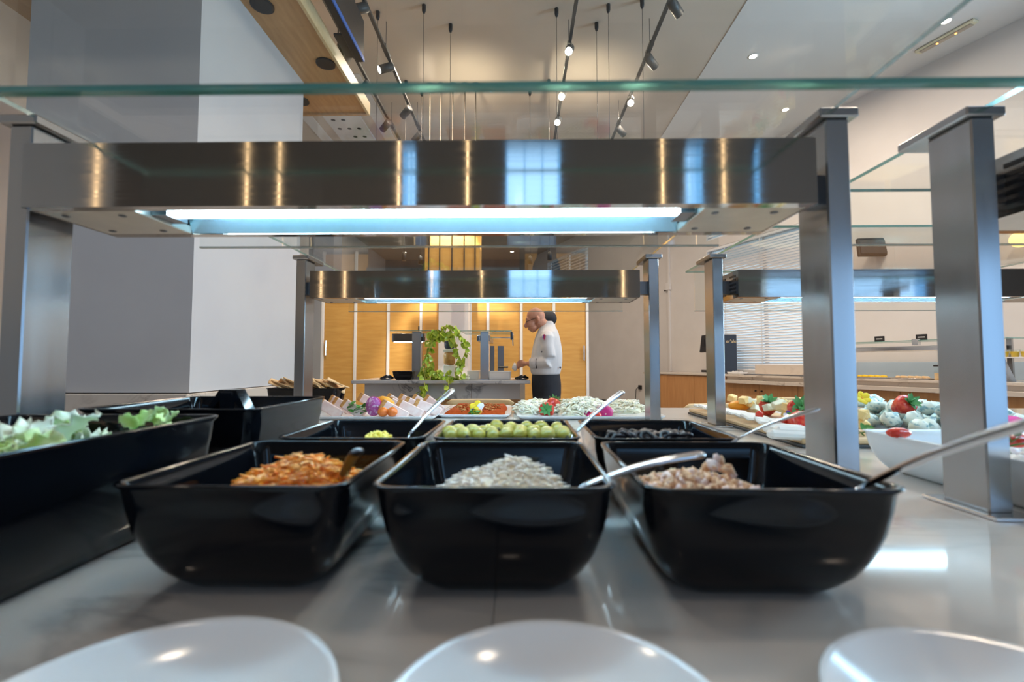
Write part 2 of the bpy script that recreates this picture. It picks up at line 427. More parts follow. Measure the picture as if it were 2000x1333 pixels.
# ------------------------------------------------------------------ hung wooden canopy shelf, top left
zc = 3.87
can = thing('wooden_canopy', 'oak canopy hung under the ceiling with black round openings, beside the grey pillar', 'canopy', (-1.65, 4.96, zc))
MB().box(-2.3, -.03, -3.2, 0, 0, .05).build('underside_board', M['wood_c'], can)
MB().box(-.03, 0, -3.2, 0, -.02, .12, bev=.003).build('edge_board', M['wood_chair'], can)
MB().box(-2.3, -.03, -.03, 0, -.02, .05).build('end_board', M['wood_c'], can)
for px, py in ((636, 124), (587, 197), (512, 10)):
    p = onz(px, py, zc - .002)
    MB().lathe([(.072, -.012), (.085, -.012), (.085, 0), (.072, 0)], (p.x + 1.65, p.y - 4.96, 0), 24).build('round_grille', M['plastic'], can)
    MB().lathe([(.073, -.008), (.073, 0)], (p.x + 1.65, p.y - 4.96, 0), 24).build('grille_face', M['plastic'], can)
for x in (-.25, -1.9):
    for y in (-2.8, -.3): MB().tube([(x, y, .05), (x, y, WZ - zc)], .008).build('hanging_rod', M['rod'], can)
tag(MB().lathe([(.036, 0), (.038, .01), (.038, .2), (.03, .24), (.014, .27), (.013, .33), (.016, .33), (.015, .345)], n=20).build('wine_bottle', M['bottle'], None, (-1.71, 4.25, zc + .0505)), 'dark olive bottle standing at the edge of the oak canopy', 'bottle')
# slim dark screen with blue edge hung beside the canopy
scr = thing('hanging_screen', 'dark hanging screen seen edge on with a bright blue edge beside the oak canopy', 'screen', (0, 0, 0))
q0, q1 = onz(652, -30, 3.95), onz(703, 122, 3.95)
MB().box(q1.x - .03, q1.x + .035, q0.y, q1.y, 3.95, 4.35, bev=.004).build('screen_body', M['plastic'], scr)
MB().box(q1.x + .036, q1.x + .044, q0.y, q1.y, 3.95, 3.99).build('edge_strip', M['bluestrip'], scr)
MB().box(q1.x - .11, q1.x - .031, q1.y - .35, q1.y - .05, 3.96, 3.98).build('bracket', M['plastic'], scr)
MB().box(q1.x - .02, q1.x + .02, q1.y - .3, q1.y - .2, 4.35, WZ).build('ceiling_arm', M['plastic'], scr)

# perforated white ceiling panel
pp = thing('perforated_panel', 'white perforated ceiling panel with round holes beyond the oak canopy', 'panel', (0, 0, 0))
a = onz(655, 212, WZ - .02); b = onz(690, 268, WZ - .02)
xa = a.x - .28; xb = a.x + .30
MB().box(xa, xb, a.y - .8, b.y + 1.6, WZ - .03, WZ - .002).build('panel_board', M['rearhood'], pp)
hm = MB().lathe([(.034, -.0015), (.034, 0)], n=14).mesh('hole', M['plastic'])
for i in range(10):
    for j in range(3):
        if (i * 3 + j * 5) % 4 == 3: continue
        obj('hole', hm, pp, (xa + .12 + j * .16, a.y - .5 + i * .27, WZ - .0305))
for gx in (-.55, .55):
    MB().box(a.x + gx - .09, a.x + gx + .09, a.y - .8, b.y + 1.6, WZ - .012, WZ - .002).build('side_strip', M['soffit'], pp)

# ------------------------------------------------------------------ track lighting
TZ = 4.60
def spot_head():
    me_b = MB().lathe([(.036, -.085), (.046, -.085), (.048, .08), (.040, .09)], n=18)
    me_f = MB().lathe([(.040, -.086), (.040, -.080)], n=18)
    return me_b.mesh('lamp_housing', M['track']), me_f.mesh('lamp_lens', M['lampface'])
hb, hf = spot_head()
arm = MB().tube([(0, 0, 0), (0, 0, -.07)], .012).mesh('swivel', M['track'])
tracks = [(640, 770, [(683, 103, 1), (712, 165, 1), (745, 240, 1)], 'leftmost ceiling'),
          (712, 822, [(694, 14, 0), (752, 130, 0), (783, 213, 1), (812, 262, 1)], 'second ceiling'),
          (1127, 1084, [(1114, 96, 2), (1098, 184, 2), (1092, 234, 2)], 'third ceiling'),
          (1300, 1205, [(1308, 4, 3), (1270, 112, 3), (1236, 196, 2), (1216, 250, 3)], 'rightmost ceiling')]
ordn = ['first', 'second', 'third', 'fourth']
for ti, (x0, x1, heads, nm) in enumerate(tracks):
    q = onz(x0, 0, TZ); q2 = onz(x1, 265, TZ); X = (q.x + q2.x) / 2
    t = thing('lighting_track', 'graphite %s track of four, hung on thin cables' % nm, 'light track', (X, 6, TZ))
    MB().box(-.018, .018, -3.5, 3.5, 0, .032, bev=.003).build('rail', M['track'], t)
    for y in (-2.6, -1.0, .6, 2.2):
        MB().tube([(0, y, .03), (0, y, WZ - TZ)], .003, 5).build('cable', M['wire'], t)
        MB().box(-.024, .024, y - .10, y + .10, .003, .04).build('connector', M['track'], t)
    for hi, (px, py, mode) in enumerate(heads):
        q = onz(px, py, TZ - .06)
        h = thing('track_spotlight', '%s spotlight from the front on the %s track' % (ordn[hi], nm), 'spotlight', (X, q.y, TZ - .002), group='ceiling track spotlights')
        dx = {0: -.95, 1: -.95, 2: -.30, 3: .95}[mode]
        d = {0: Vector((-.85, -.45, -.55)), 1: Vector((-.75, .55, -.45)), 2: Vector((-.18, -.75, -.75)), 3: Vector((.7, .6, -.35))}[mode].normalized()
        obj('swivel', arm, h)
        rr = (-d).to_track_quat('Z', 'Y').to_euler()
        off = Vector((d.x * .05, d.y * .05, -.09))
        b_ = obj('lamp_housing', hb, h, off, rr); f_ = obj('lamp_lens', hf, h, off, rr)
        if (ti, hi) in ((1, 0), (1, 1), (2, 0), (2, 1), (2, 2), (3, 2), (0, 1), (3, 1)):
            pw = Vector((X, q.y, TZ)) + off + d * .1
            spot('track_beam', pw, pw + d * 3, 45, (1, .86, .68), 70)
# slender pendants on thin wires with ceiling plugs
for i, (px, py, z) in enumerate(((880, 48, 3.0), (828, 10, 3.0), (738, 23, 3.1), (1087, 17, 3.0), (1165, 45, 3.0), (1188, 9, 3.0), (1254, 0, 3.0), (1072, 156, 2.6), (1035, 175, 2.6), (793, 158, 2.6), (824, 176, 2.6))):
    q = onz(px, py, WZ)
    t = thing('pendant_lamp', 'thin wire pendant with black ceiling plug, %s' % ('first left of centre', 'second left of centre', 'by the second track', 'beside the third track', 'right of the third track', 'between third and fourth tracks', 'by the fourth track', 'back, beside third track', 'back, nearest the centre', 'back left, nearer second track', 'back left, nearer the centre')[i], 'pendant lamp', q, group='thin wire pendants')
    MB().lathe([(.012, -.09), (.022, -.06), (.022, 0)], n=10).build('ceiling_plug', M['plastic'], t)
    MB().tube([(0, 0, -.05), (0, 0, z - WZ)], .0028, 5).build('cable', M['wire'], t)
    MB().lathe([(.03, -.12), (.03, -.02), (.01, 0)], (0, 0, z - WZ), n=12).build('lamp_shade', M['plastic'], t)

for i, (x, l) in enumerate(((-3.9, 'far left'), (-2.5, 'second from left'), (-2.2, 'third from left'), (-1.1, 'left of the tall window'), (-.47, 'nearest the tall window'), (1.3, 'right of the tall window'), (1.85, 'far right'))):  # unseen rods, added to put warm streaks on the steel hood
    t = thing('added_streak_rod', 'added unseen warm glowing rod behind the camera, ' + l, 'lamp', (x, -3.0, 1.5), group='added glowing rods behind the camera')
    MB().tube([(0, 0, 0), (0, 0, 1.9)], .007, 8).build('glowing_rod', M['warmrod'], t)
    MB().tube([(0, 0, 1.9), (0, 0, WZ - 1.5)], .004, 6).build('cable', M['wire'], t)

# hung wooden box over the island on rods
a = at(830, 480, 6.2); b = at(936, 480, 6.2)
hx = thing('hanging_display_box', 'lit honey wood box hung on bronze rods above the far island', 'hanging box', ((a.x + b.x) / 2, 6.4, 2.3))
hw = (b.x - a.x) / 2; tz = a.z - 2.3
MB().box(-hw, hw, -.2, -.17, 0, tz, bev=.003).build('front_board', M['wood_p'], hx)
MB().box(-hw, hw, .17, .2, 0, tz + .25, bev=.003).build('back_board', M['wood_p'], hx)
MB().box(-hw, -hw + .03, -.17, .17, 0, tz).build('side_board', M['wood_p'], hx)
MB().box(hw - .03, hw, -.17, .17, 0, tz).build('side_board', M['wood_p'], hx)
for x in (-hw * .45, hw * .45, -hw * .85, hw * .85, 0):
    for y in (-.215,):
        z1 = WZ - 2.3 if abs(x) < hw * .5 or y < 0 else tz + .6
        MB().tube([(x, y, -.05), (x, y, WZ - 2.3)], .009, 6).build('rod', M['rod'], hx)
    MB().lathe([(.05, -.03), (.05, 0)], (x, -.215, WZ - 2.3), 14).build('rod_plate', M['rod'], hx)
spot('box_wash', (0, 5.3, 4.3), ((a.x + b.x) / 2, 6.2, 2.6), 28, (1, .8, .5), 40)
spot('ceiling_wash', (-.66, 5.9, 4.1), (-.70, 6.1, WZ), 26, (1, .82, .6), 110, 1)  # two added uplights, their glow stands for bright reflected streaks
spot('ceiling_wash', (.84, 5.9, 4.1), (.86, 6.1, WZ), 26, (1, .82, .6), 110, 1)

# recessed downlights that show, emergency light, speaker
dl = MB().lathe([(.045, -.004), (.06, -.006), (.062, 0)], n=20).mesh('trim_ring', M['white'])
dl2 = MB().lathe([(.044, -.005), (.044, -.001)], n=20).mesh('lamp_lens', M['lampface'])
for i, (px, py) in enumerate(((1471, 110), (1848, 41), (1534, 214), (581, 493), (685, 493), (790, 493), (1000, 492), (950, 512))):
    z = WZ - (.0105 if px > 1300 else 0)
    q = onz(px, py, z)
    t = thing('downlight', 'small recessed ceiling downlight, %s' % ('on the pale soffit nearest the beige ceiling', 'on the soffit beside the emergency light', 'on the soffit above the right near post', 'leftmost in the far row', 'second from left in the far row', 'third from left in the far row', 'rightmost in the far row', 'lowest and farthest, right of the wooden box')[i], 'downlight', q, group='recessed downlights')
    k = 1.0 if px > 1300 else 1.3
    t.scale = (k, k, 1)
    obj('trim_ring', dl, t); obj('lamp_lens', dl2, t)
q = onz(1846, 70, WZ - .0105); qa, qb = onz(1806, 92, WZ - .0105), onz(1886, 48, WZ - .0105)
el = thing('emergency_light', 'slim cream emergency light with two amber lamps on the soffit', 'emergency light', q, (0, 0, math.atan2(qb.y - qa.y, qb.x - qa.x)))
MB().box(-.29, .29, -.05, .05, -.035, 0, bev=.012).build('housing', M['cream'], el)
MB().box(-.25, .25, -.035, .035, -.042, -.036, bev=.003).build('diffuser', M['panel_under'], el)
for x in (-.08, .1): MB().ell((x, 0, -.043), .012, .012, .006, 10, 5).build('amber_lamp', M['amber'], el)

# ------------------------------------------------------------------ heated gantries (post pair + hood + glass)
def gantry(X0, Y0, label, rear, front_pane, zb, lampname='tube'):
    """X0 = left post's inner face, Y0 = front face of the posts"""
    t = thing('food_gantry', label, 'food gantry', (X0, Y0, T), group='steel food gantries')
    S = 1.056; PT = .513                       # clear span between posts, post height
    for (xa, xb) in ((-.031, 0), (S, S + .031)):
        MB().box(xa, xb, 0, .064, .004, PT, bev=.002).build('post', M['steel_v'], t)
        MB().box(xa - .012, xb + .012, -.02, .084, 0, .005, bev=.001).build('base_plate', M['steel_s'], t)
        MB().box(xa - .01, xb + .01, -.006, .105, PT, PT + .013, bev=.002).build('cap_plate', M['steel_v'], t)
    for (xa, xb) in ((0, .03), (S - .036, S)):
        MB().box(xa, xb, .018, .046, .405, .445).build('bracket', M['steel_d'], t)
    # hood
    x0, x1, y0, y1, z0, z1 = .029, S - .036, -.036, .104, .388, .470
    hd = MB()
    hd.box(x0, x1, y0, y0 + .003, z0, z1); hd.box(x0, x1, y1 - .003, y1, z0, z1)
    hd.box(x0, x1, y0 + .003, y1 - .003, z1 - .003, z1)
    hd.box(x0, x0 + .003, y0 + .003, y1 - .003, z0, z1 - .003); hd.box(x1 - .003, x1, y0 + .003, y1 - .003, z0, z1 - .003)
    hd.box(x0 + .003, x1 - .003, y0 + .003, y0 + .016, z0, z0 + .002); hd.box(x0 + .003, x1 - .003, y1 - .016, y1 - .003, z0, z0 + .002)
    ho = hd.build('hood', M['steel_h'], t)
    for (xa, xb) in ((x0 + .004, x0 + .13), (x1 - .13, x1 - .004)):
        MB().box(xa, xb, y0 + .017, y1 - .017, z0, z0 + .012, bev=.001).build('end_panel', M['panel_under'], ho)
        for sx in (xa + .02, xb - .03):
            for sy in (y0 + .035, y1 - .035):
                MB().lathe([(.0035, -.001), (.005, 0), (.005, .002)], (sx, sy, z0 - .0005), 10).build('screw', M['steel_d'], ho)
    xa, xb = x0 + .131, x1 - .131
    rf = MB()
    rf.prism([(y0 + .017, z0 + .001), (y0 + .03, z0 + .028), (y1 - .03, z0 + .028), (y1 - .017, z0 + .001), (y1 - .0175, z0 + .0035), (y1 - .031, z0 + .031), (y0 + .029, z0 + .031), (y0 + .0165, z0 + .0035)], xa, xb, 0, 'x')
    rf.build('reflector', M['reflector'], ho)
    MB().tube([(xa + .02, (y0 + y1) / 2 - .004, z0 + .014), (xb - .02, (y0 + y1) / 2 - .004, z0 + .014)], .0075, 14).build('light_tube', M['tube'], ho)
    for hx0 in (xa, xb - .02): MB().box(hx0, hx0 + .02, y0 + .045, y1 - .055, z0 + .004, z0 + .026).build('tube_holder', M['steel_d'], ho)
    for sx in (x0 - .0012, x1 + .0002):
        for (sy0, sy1) in ((y0 + .018, y0 + .055), (y1 - .055, y1 - .018)):
            for k in range(5):
                z = z0 + .014 + k * .0125
                MB().box(sx, sx + .001, sy0, sy1, z, z + .006).build('vent_slot', M['plastic'], ho)
    # glass
    gz = PT + .0135
    g0, g1 = -.005, S + .016
    MB().box(g0, g1, -.27, .30, gz, gz + .006, side=1).build('glass_shelf', [M['glass'], M['green_edge']], t)
    MB().box(g0 + .03, g1 - .03, .293, .299, rear, gz - .0005, 0).build('rear_glass', [M['glass'], M['green_edge']], t)
    f = t
    rp = MB(); rp.box(g0 + .03, g1 - .03, .2925, .2995, rear - .003, rear, 0)
    rp.build('glass_edge', M['pale_edge'], t)
    if front_pane:
        MB().box(g0, g1, -.266, -.260, zb, gz - .0005, 0).build('front_glass', M['glass'], t)
        MB().box(g0, g1, -.2665, -.2595, zb - .0045, zb, 0).build('glass_edge', M['green_edge'], t)
    return t
gantry(-.655, .596, 'near steel food gantry over the black bowls, spanning most of the picture', .422, True, .400)
gantry(.589 + .031, .596, 'near right steel food gantry, mostly out of frame, with vent slots at its end', .422, False, 0)
gantry(-.660, 1.405, 'far steel food gantry framing the chef', .385, False, 0)
gantry(.589 + .033, 1.405, 'far right steel food gantry before the window blinds', .385, False, 0)

# ------------------------------------------------------------------ buffet worktop
ct = thing('buffet_counter', 'long white marble buffet counter with glossy top carrying bowls and gantries', 'counter', (0, 0, 0))
seams = [-1.45, -.02, 1.4, 2.9]
for i in range(3):
    MB().box(seams[i] + .00015, seams[i + 1] - .00015, .06, 2.0, T - .03, T, bev=.0012).build('top_slab', M['marble'], ct)
MB().box(-1.40, 2.85, .11, 1.95, .10, T - .031).build('counter_body', M['marble_w'], ct)
MB().box(-1.3, 2.75, .2, 1.9, 0, .10).build('plinth', M['plastic'], ct)

# ------------------------------------------------------------------ bowls
def rrect(hx_, hy_, r, z, n=6):
    r = min(r, hx_ * .99, hy_ * .99); pts = []
    for (cx, cy, a0) in ((hx_ - r, hy_ - r, 0), (-hx_ + r, hy_ - r, PI / 2), (-hx_ + r, -hy_ + r, PI), (hx_ - r, -hy_ + r, 3 * PI / 2)):
        for k in range(n + 1):
            a = a0 + PI / 2 * k / n; pts.append(Vector((cx + r * math.cos(a), cy + r * math.sin(a), z)))
    return pts
def bowl_mesh(name, w_, d_, h, m, taper=.034, wall=.0035, lip=.002, cr=.017):
    hx_, hy_ = w_ / 2, d_ / 2; rs = []
    for (f, ins) in ((0, 1.5), (0.0, 1.2), (.03, 1.02), (.10, .82), (.22, .56), (.38, .34), (.60, .15), (.80, .05), (.95, 0)):
        i = ins * taper; rs.append(rrect(hx_ - i, hy_ - i, cr + .006, f * h))
    rs.append(rrect(hx_ + lip, hy_ + lip, cr + lip, h * .985)); rs.append(rrect(hx_ + lip * .6, hy_ + lip * .6, cr, h))
    rs.append(rrect(hx_ - wall * .6, hy_ - wall * .6, cr, h)); rs.append(rrect(hx_ - wall, hy_ - wall, cr - .002, h * .985))
    for (f, ins) in ((.80, .06), (.60, .16), (.38, .36), (.22, .60), (.12, .95), (.07, 1.4)):
        i = ins * taper + wall; rs.append(rrect(hx_ - i, hy_ - i, cr, f * h))
    return MB().rings(rs).mesh(name, m)
HB = .0965
def bowl(name, label, xc, y0, y1, w_, h=HB, m='black', rot=0, group=None, z=T, **k):
    o = obj(name, bowl_mesh(name, w_, y1 - y0, h, M[m], **k), None, (xc, (y0 + y1) / 2, z + .0003), (0, 0, rot))
    return tag(o, label, 'bowl', group)
G = 'black buffet bowls'
bowl('serving_bowl', 'black square bowl of shredded carrot in the front row', -.2325, .362, .572, .187, group=G)
bowl('serving_bowl', 'black square bowl of pale cabbage shreds in the middle of the front row', -.0205, .360, .572, .191, group=G)
bowl('serving_bowl', 'black square bowl of tuna flakes at the right of the front row', .1985, .358, .570, .200, group=G)
bowl('serving_bowl', 'black bowl of sweetcorn behind the carrot bowl', -.219, .594, .785, .190, group=G)
bowl('serving_bowl', 'black bowl of green olives in the second row', -.0165, .594, .785, .190, group=G)
bowl('serving_bowl', 'black bowl of black olives behind the tuna bowl', .192, .594, .785, .186, group=G)
bowl('large_serving_bowl', 'large deep black bowl of lettuce at the left edge', -.516, .215, .592, .268, .126, group=G, taper=.03)
bowl('large_serving_bowl', 'large deep black bowl behind the lettuce bowl, black tongs in it', -.516, .664, .915, .266, .126, group=G, taper=.03)
bowl('white_serving_pan', 'long white porcelain pan with mozzarella right of the near right post', .78, .50, .885, .28, .068, 'white_c', group='white serving pans', taper=.024)

# plates in front
def plate_mesh(Rr, h):
    prof = [(0.001, .002), (Rr * .52, .0), (Rr * .55, .003), (Rr * .8, h * .45), (Rr * .97, h * .93), (Rr, h), (Rr * .985, h + .0015), (Rr * .95, h * .96), (Rr * .78, h * .55), (Rr * .55, h * .22), (Rr * .3, .005), (.001, .0045)]
    return MB().lathe(prof, n=56).mesh('plate', M['white_c'])
for i, (x, y, r_) in enumerate(((-.187, .222, .096), (.018, .226, .091), (.246, .218, .094))):
    o = obj('plate', plate_mesh(r_, .020), None, (x, y, T + .0005))
    tag(o, 'round white coupe plate %s' % ('at the lower left, before the carrot bowl', 'at the bottom centre, before the cabbage bowl', 'at the lower right, before the tuna bowl')[i], 'plate', 'white plates in front of the bowls')

# ------------------------------------------------------------------ shreds, flakes, grains
def heap_z(x, y, cx, cy, rx, ry, z0, h):
    q = 1 - ((x - cx) / rx) ** 2 - ((y - cy) / ry) ** 2
    return z0 + h * max(q, 0) ** .6
def shreds(name, mats, cx, cy, rx, ry, z0, h, n, L_, th, label, cat='food', seed=1, curl=.35, peaks=()):
    r = random.Random(seed); mb = MB()
    # body under the shreds
    K = 18; rs = []
    for k in range(7):
        f = 1 - k / 6.5; ring = []
        for j in range(K):
            a = 2 * PI * j / K; x = cx + rx * f * math.cos(a); y = cy + ry * f * math.sin(a)
            ring.append(Vector((x, y, heap_z(x, y, cx, cy, rx, ry, z0, h) - th * 1.5 + r.uniform(-.001, .001))))
        rs.append(ring)
    mb.rings(rs, 0, False, True)
    for i in range(n):
        a = r.uniform(0, 2 * PI); f = math.sqrt(r.random())
        x = cx + rx * f * math.cos(a); y = cy + ry * f * math.sin(a)
        z = heap_z(x, y, cx, cy, rx, ry, z0, h) + r.uniform(-.002, .003)
        for (qx, qy, qr, qh) in peaks:
            dd = math.hypot(x - qx, y - qy)
            if dd < qr: z += qh * (1 - dd / qr)
        b = r.uniform(0, PI); l = L_ * r.uniform(.6, 1.3); c = r.uniform(-curl, curl) * 3; tl = r.uniform(-.4, .5)
        pts = []; d = Vector((math.cos(b), math.sin(b), tl)).normalized(); p = Vector((x, y, z)) - d * l / 2
        for s_ in range(4):
            pts.append(p.copy()); p += d * l / 3
            d = (Matrix.Rotation(c, 3, 'Z') @ d); d.z -= .3; d.normalize()
        mb.tube(pts, [th * .7, th, th, th * .6], 4, r.randrange(len(mats)))
    o = mb.build(name, mats); o['kind'] = 'stuff'; o['label'] = label; o['category'] = cat
    return o
zi = T + .008
shreds('shredded_carrot', [M['carrot'], M['carrot'], M['carrot2']], -.226, .478, .068, .070, T + .056, .032, 700, .022, .0013, 'heap of orange shredded carrot filling the left front bowl', seed=2, peaks=[(-.235, .49, .03, .008), (-.205, .47, .03, .01)])
shreds('shredded_cabbage', [M['slaw'], M['slaw_p']], -.016, .480, .070, .072, T + .048, .036, 700, .022, .0011, 'heap of pale cabbage shreds in the middle front bowl', seed=3, peaks=[(.0, .48, .035, .012)])
shreds('grated_cheese_heap', [M['shav'], M['shav2']], .405, 1.80, .07, .09, T + .012, .035, 220, .03, .004, 'heap of pale curled cheese shavings beside the strawberries', seed=5)
def flakes(name, mats, cx, cy, rx, ry, z0, h, n, sz, label, seed, peaks=()):
    r = random.Random(seed); mb = MB(); K = 16; rs = []
    for k in range(6):
        f = 1 - k / 5.5
        rs.append([Vector((cx + rx * f * math.cos(2 * PI * j / K), cy + ry * f * math.sin(2 * PI * j / K), heap_z(cx + rx * f * math.cos(2 * PI * j / K), cy + ry * f * math.sin(2 * PI * j / K), cx, cy, rx, ry, z0, h) - sz * .6)) for j in range(K)])
    mb.rings(rs, 0, False, True)
    for i in range(n):
        a = r.uniform(0, 2 * PI); f = math.sqrt(r.random()); x = cx + rx * f * math.cos(a); y = cy + ry * f * math.sin(a)
        z = heap_z(x, y, cx, cy, rx, ry, z0, h)
        for (qx, qy, qr, qh) in peaks:
            dd = math.hypot(x - qx, y - qy)
            if dd < qr: z += qh * (1 - (dd / qr) ** 2)
        s_ = sz * r.uniform(.5, 1.2)
        mx = Euler((r.uniform(0, 3), r.uniform(0, 3), r.uniform(0, 3))).to_matrix()
        mb.ell((x, y, z), s_, s_ * .7, s_ * .5, 6, 4, r.randrange(len(mats)), mx, .18)
    o = mb.build(name, mats); o['kind'] = 'stuff'; o['label'] = label; o['category'] = 'food'
    return o
flakes('tuna_flakes', [M['tuna'], M['tuna'], M['terr']], .180, .478, .072, .070, T + .052, .024, 520, .0055, 'heap of brownish flaked tuna in the right front bowl', 4, [(.205, .485, .016, .020), (.17, .47, .03, .006)])
flakes('sweetcorn', [M['corn']], -.202, .66, .034, .05, T + .050, .042, 150, .0045, 'small heap of yellow sweetcorn left in the second row bowl', 6)
# pieces of carrot behind the spoon
flakes('mozzarella_balls_heap', [M['ch_w'], M['ch_w'], M['petal_w']], .80, .66, .10, .14, T + .035, .030, 150, .012, 'white mozzarella and salad heaped in the long white pan', 9)

# green olives, each its own
om = MB().ell((0, 0, 0), .0098, .0098, .0122, 14, 9).mesh('green_olive', M['olive'])
hm2 = MB().lathe([(.003, -.0005), (.003, .0003)], (0, 0, .0122), 8).mesh('pit_hole', M['olive_hole'])
def place_olives(px0, px1, py, Y, n, jz, row):
    for i in range(n):
        p = at(px0 + (px1 - px0) * (i + .5) / n + rnd.uniform(-3, 3), py + rnd.uniform(-jz, jz), Y + rnd.uniform(-.006, .006))
        t = obj('green_olive', om, None, p, (rnd.uniform(.9, 2.2), rnd.uniform(-.6, .6), rnd.uniform(-1, 1)))
        tag(t, 'green olive in its black bowl, %s, %s from the left' % (row, ordw(i)), 'olive', 'green olives in the bowl')
        if rnd.random() < .5: obj('pit_hole', hm2, t)
place_olives(868, 1112, 851, .630, 9, 1, 'front row')
place_olives(862, 1112, 846, .660, 9, 2, 'second row')
place_olives(880, 1108, 843, .690, 9, 2, 'third row')
place_olives(885, 1105, 842, .720, 8, 2, 'back row')
place_olives(955, 1105, 835, .704, 5, 2, 'topmost layer')
bo = bpy.data.meshes
tor = MB(); rs = []
for k in range(14):
    a = 2 * PI * k / 14
    rs.append([Vector(((.0068 + .0032 * math.cos(b)) * math.cos(a), (.0068 + .0032 * math.cos(b)) * math.sin(a), .0028 * math.sin(b))) for b in [2 * PI * j / 8 for j in range(8)]])
rs.append(rs[0]); tor.rings(rs, 0, False, False)
tm = tor.mesh('black_olive_ring', M['blackolive'])
for i in range(34):
    row = i % 3
    p = at(1196 + (i // 3) * 13 + rnd.uniform(-3, 3), 853 - row * 2.0 + rnd.uniform(-1, 1), .64 + row * .026)
    tag(obj('black_olive_ring', tm, None, p, (rnd.uniform(-.9, .9), rnd.uniform(-.9, .9), 0)), 'black olive ring in the bowl behind the tuna', 'olive', 'black olive rings in the bowl')
# bed under the olive rings
o = flakes('chopped_black_olives', [M['blackolive']], .185, .675, .078, .072, T + .040, .018, 200, .007, 'bed of chopped black olives under the rings', 12)

# lettuce leaves
def ruffle(name, L_, W_, m, seed):
    r = random.Random(seed); mb = MB(); nu, nv = 9, 9; g = []
    ph = r.uniform(0, 6); cu = r.uniform(.6, 1.3)
    for i in range(nu):
        u = i / (nu - 1); wd = W_ * math.sin(PI * (.12 + .80 * u)) ** .8; row = []
        for j in range(nv):
            v = -1 + 2 * j / (nv - 1)
            z = .25 * L_ * math.sin(u * 2.2 * cu) + .10 * L_ * v * v + abs(v) ** 2 * .10 * L_ * math.sin(u * 19 + ph + v * 2) * 1.2 + .03 * L_ * r.uniform(-1, 1) * abs(v)
            row.append(Vector((u * L_, v * wd / 2 * (1 + .08 * math.sin(u * 17 + ph)), z)))
        g.append(row)
    up = [p for row in g for p in row]; dn = [p - Vector((0, 0, .0011)) for p in up]
    fs = []; n0 = nu * nv
    for i in range(nu - 1):
        for j in range(nv - 1):
            a = i * nv + j; q = (a, a + 1, a + nv + 1, a + nv); fs.append(q); fs.append(tuple(x + n0 for x in reversed(q)))
    edge = [j for j in range(nv)] + [i * nv + nv - 1 for i in range(1, nu)] + [(nu - 1) * nv + j for j in range(nv - 2, -1, -1)] + [i * nv for i in range(nu - 2, 0, -1)]
    for k in range(len(edge)):
        a, b = edge[k], edge[(k + 1) % len(edge)]; fs.append((a, a + n0, b + n0, b))
    mb.add(up + dn, fs, 0, True)
    return mb.mesh(name, m)
lm = [ruffle('lettuce_leaf', .055, .042, M['lettuce'], 1), ruffle('lettuce_leaf', .05, .038, M['lettuce_w'], 2), ruffle('lettuce_leaf', .058, .044, M['lettuce_w'], 3), ruffle('lettuce_leaf', .036, .03, M['lettuce'], 4)]
r = random.Random(11)
for i in range(110):
    x = r.uniform(-.62, -.41); y = r.uniform(.29, .55)
    hh = T + .088 + .018 * (1 - ((x + .54) / .13) ** 2) * (1 - ((y - .43) / .2) ** 2) + r.uniform(-.008, .006)
    me = lm[r.choice((0, 1, 1, 2, 2, 3)) if x < -.46 else r.choice((0, 3, 0, 1))]
    lo = obj('lettuce_leaf', me, None, (x, y, hh), (r.uniform(-.7, .7), r.uniform(-.6, .4), r.uniform(0, 6.28))); lo.scale = (.8, .8, .8)
    tag(lo, 'crisp lettuce leaf heaped in the large black bowl at the left', 'lettuce', 'lettuce leaves in the large bowl')
# green salad bed below leaves
flakes('chopped_salad', [M['lettuce'], M['lettuce_w']], -.52, .42, .118, .155, T + .062, .028, 260, .011, 'bed of chopped green salad under the lettuce leaves', 14)
for i, (px, py, Y) in enumerate(((275, 832, .56), (300, 828, .57), (318, 834, .55), (262, 838, .54), (290, 824, .58), (330, 836, .56))):
    tag(obj('frisee_tuft', lm[3], None, at(px, py, Y), (r.uniform(-1, 1), -.6, r.uniform(0, 6))), 'light green frisee tuft at the right end of the lettuce bowl, %s from front left' % ordw(i), 'lettuce', 'frisee tufts').scale = (.62, .62, .62)

# ------------------------------------------------------------------ serving spoons and tongs
def spoon(label, a, b, r0=.006, r1=.0075, tip=True, into=None, m='steel_s', flat=.45):
    a = Vector(a); b = Vector(b); d = (b - a).normalized()
    t = thing('serving_spoon', label, 'spoon', a, group='steel serving spoons')
    L_ = (b - a).length; N = 10
    pts = [Vector((0, 0, 0)) + d * L_ * k / N + Vector((0, 0, .004 * math.sin(PI * k / N))) for k in range(N + 1)]
    rr = [r0 * .75 + (r1 - r0 * .75) * (k / N) ** 1.2 for k in range(N + 1)]
    pts += [d * (L_ + .003), d * (L_ + .005)]; rr += [r1 * .8, r1 * .35]
    MB().tube(pts, rr, 12, flat=flat).build('handle', M[m], t)
    into = d * -1 if into is None else Vector(into).normalized()
    c = into * .028 + Vector((0, 0, -.006))
    MB().tube([(0, 0, 0), into * .012 + Vector((0, 0, -.003)), c * .8], [r0 * .75, r0 * .6, r0 * .7], 8, flat=.5).build('neck', M[m], t)
    mb = MB(); ang = math.atan2(into.y, into.x)
    mx = Matrix.Rotation(ang, 3, 'Z') @ Matrix.Rotation(-math.asin(max(-1, min(1, into.z))), 3, 'Y')
    prof = [(.001, -.008), (.012, -.006), (.018, 0), (.0185, .001), (.017, .001), (.011, -.0045), (.001, -.0065)]
    rs = []
    for (q, z) in prof: rs.append([c + mx @ Vector((q * 1.4 * math.cos(2 * PI * j / 18) + .012, q * math.sin(2 * PI * j / 18), z)) for j in range(18)])
    mb.rings(rs).build('spoon_bowl', M[m], t)
    return t
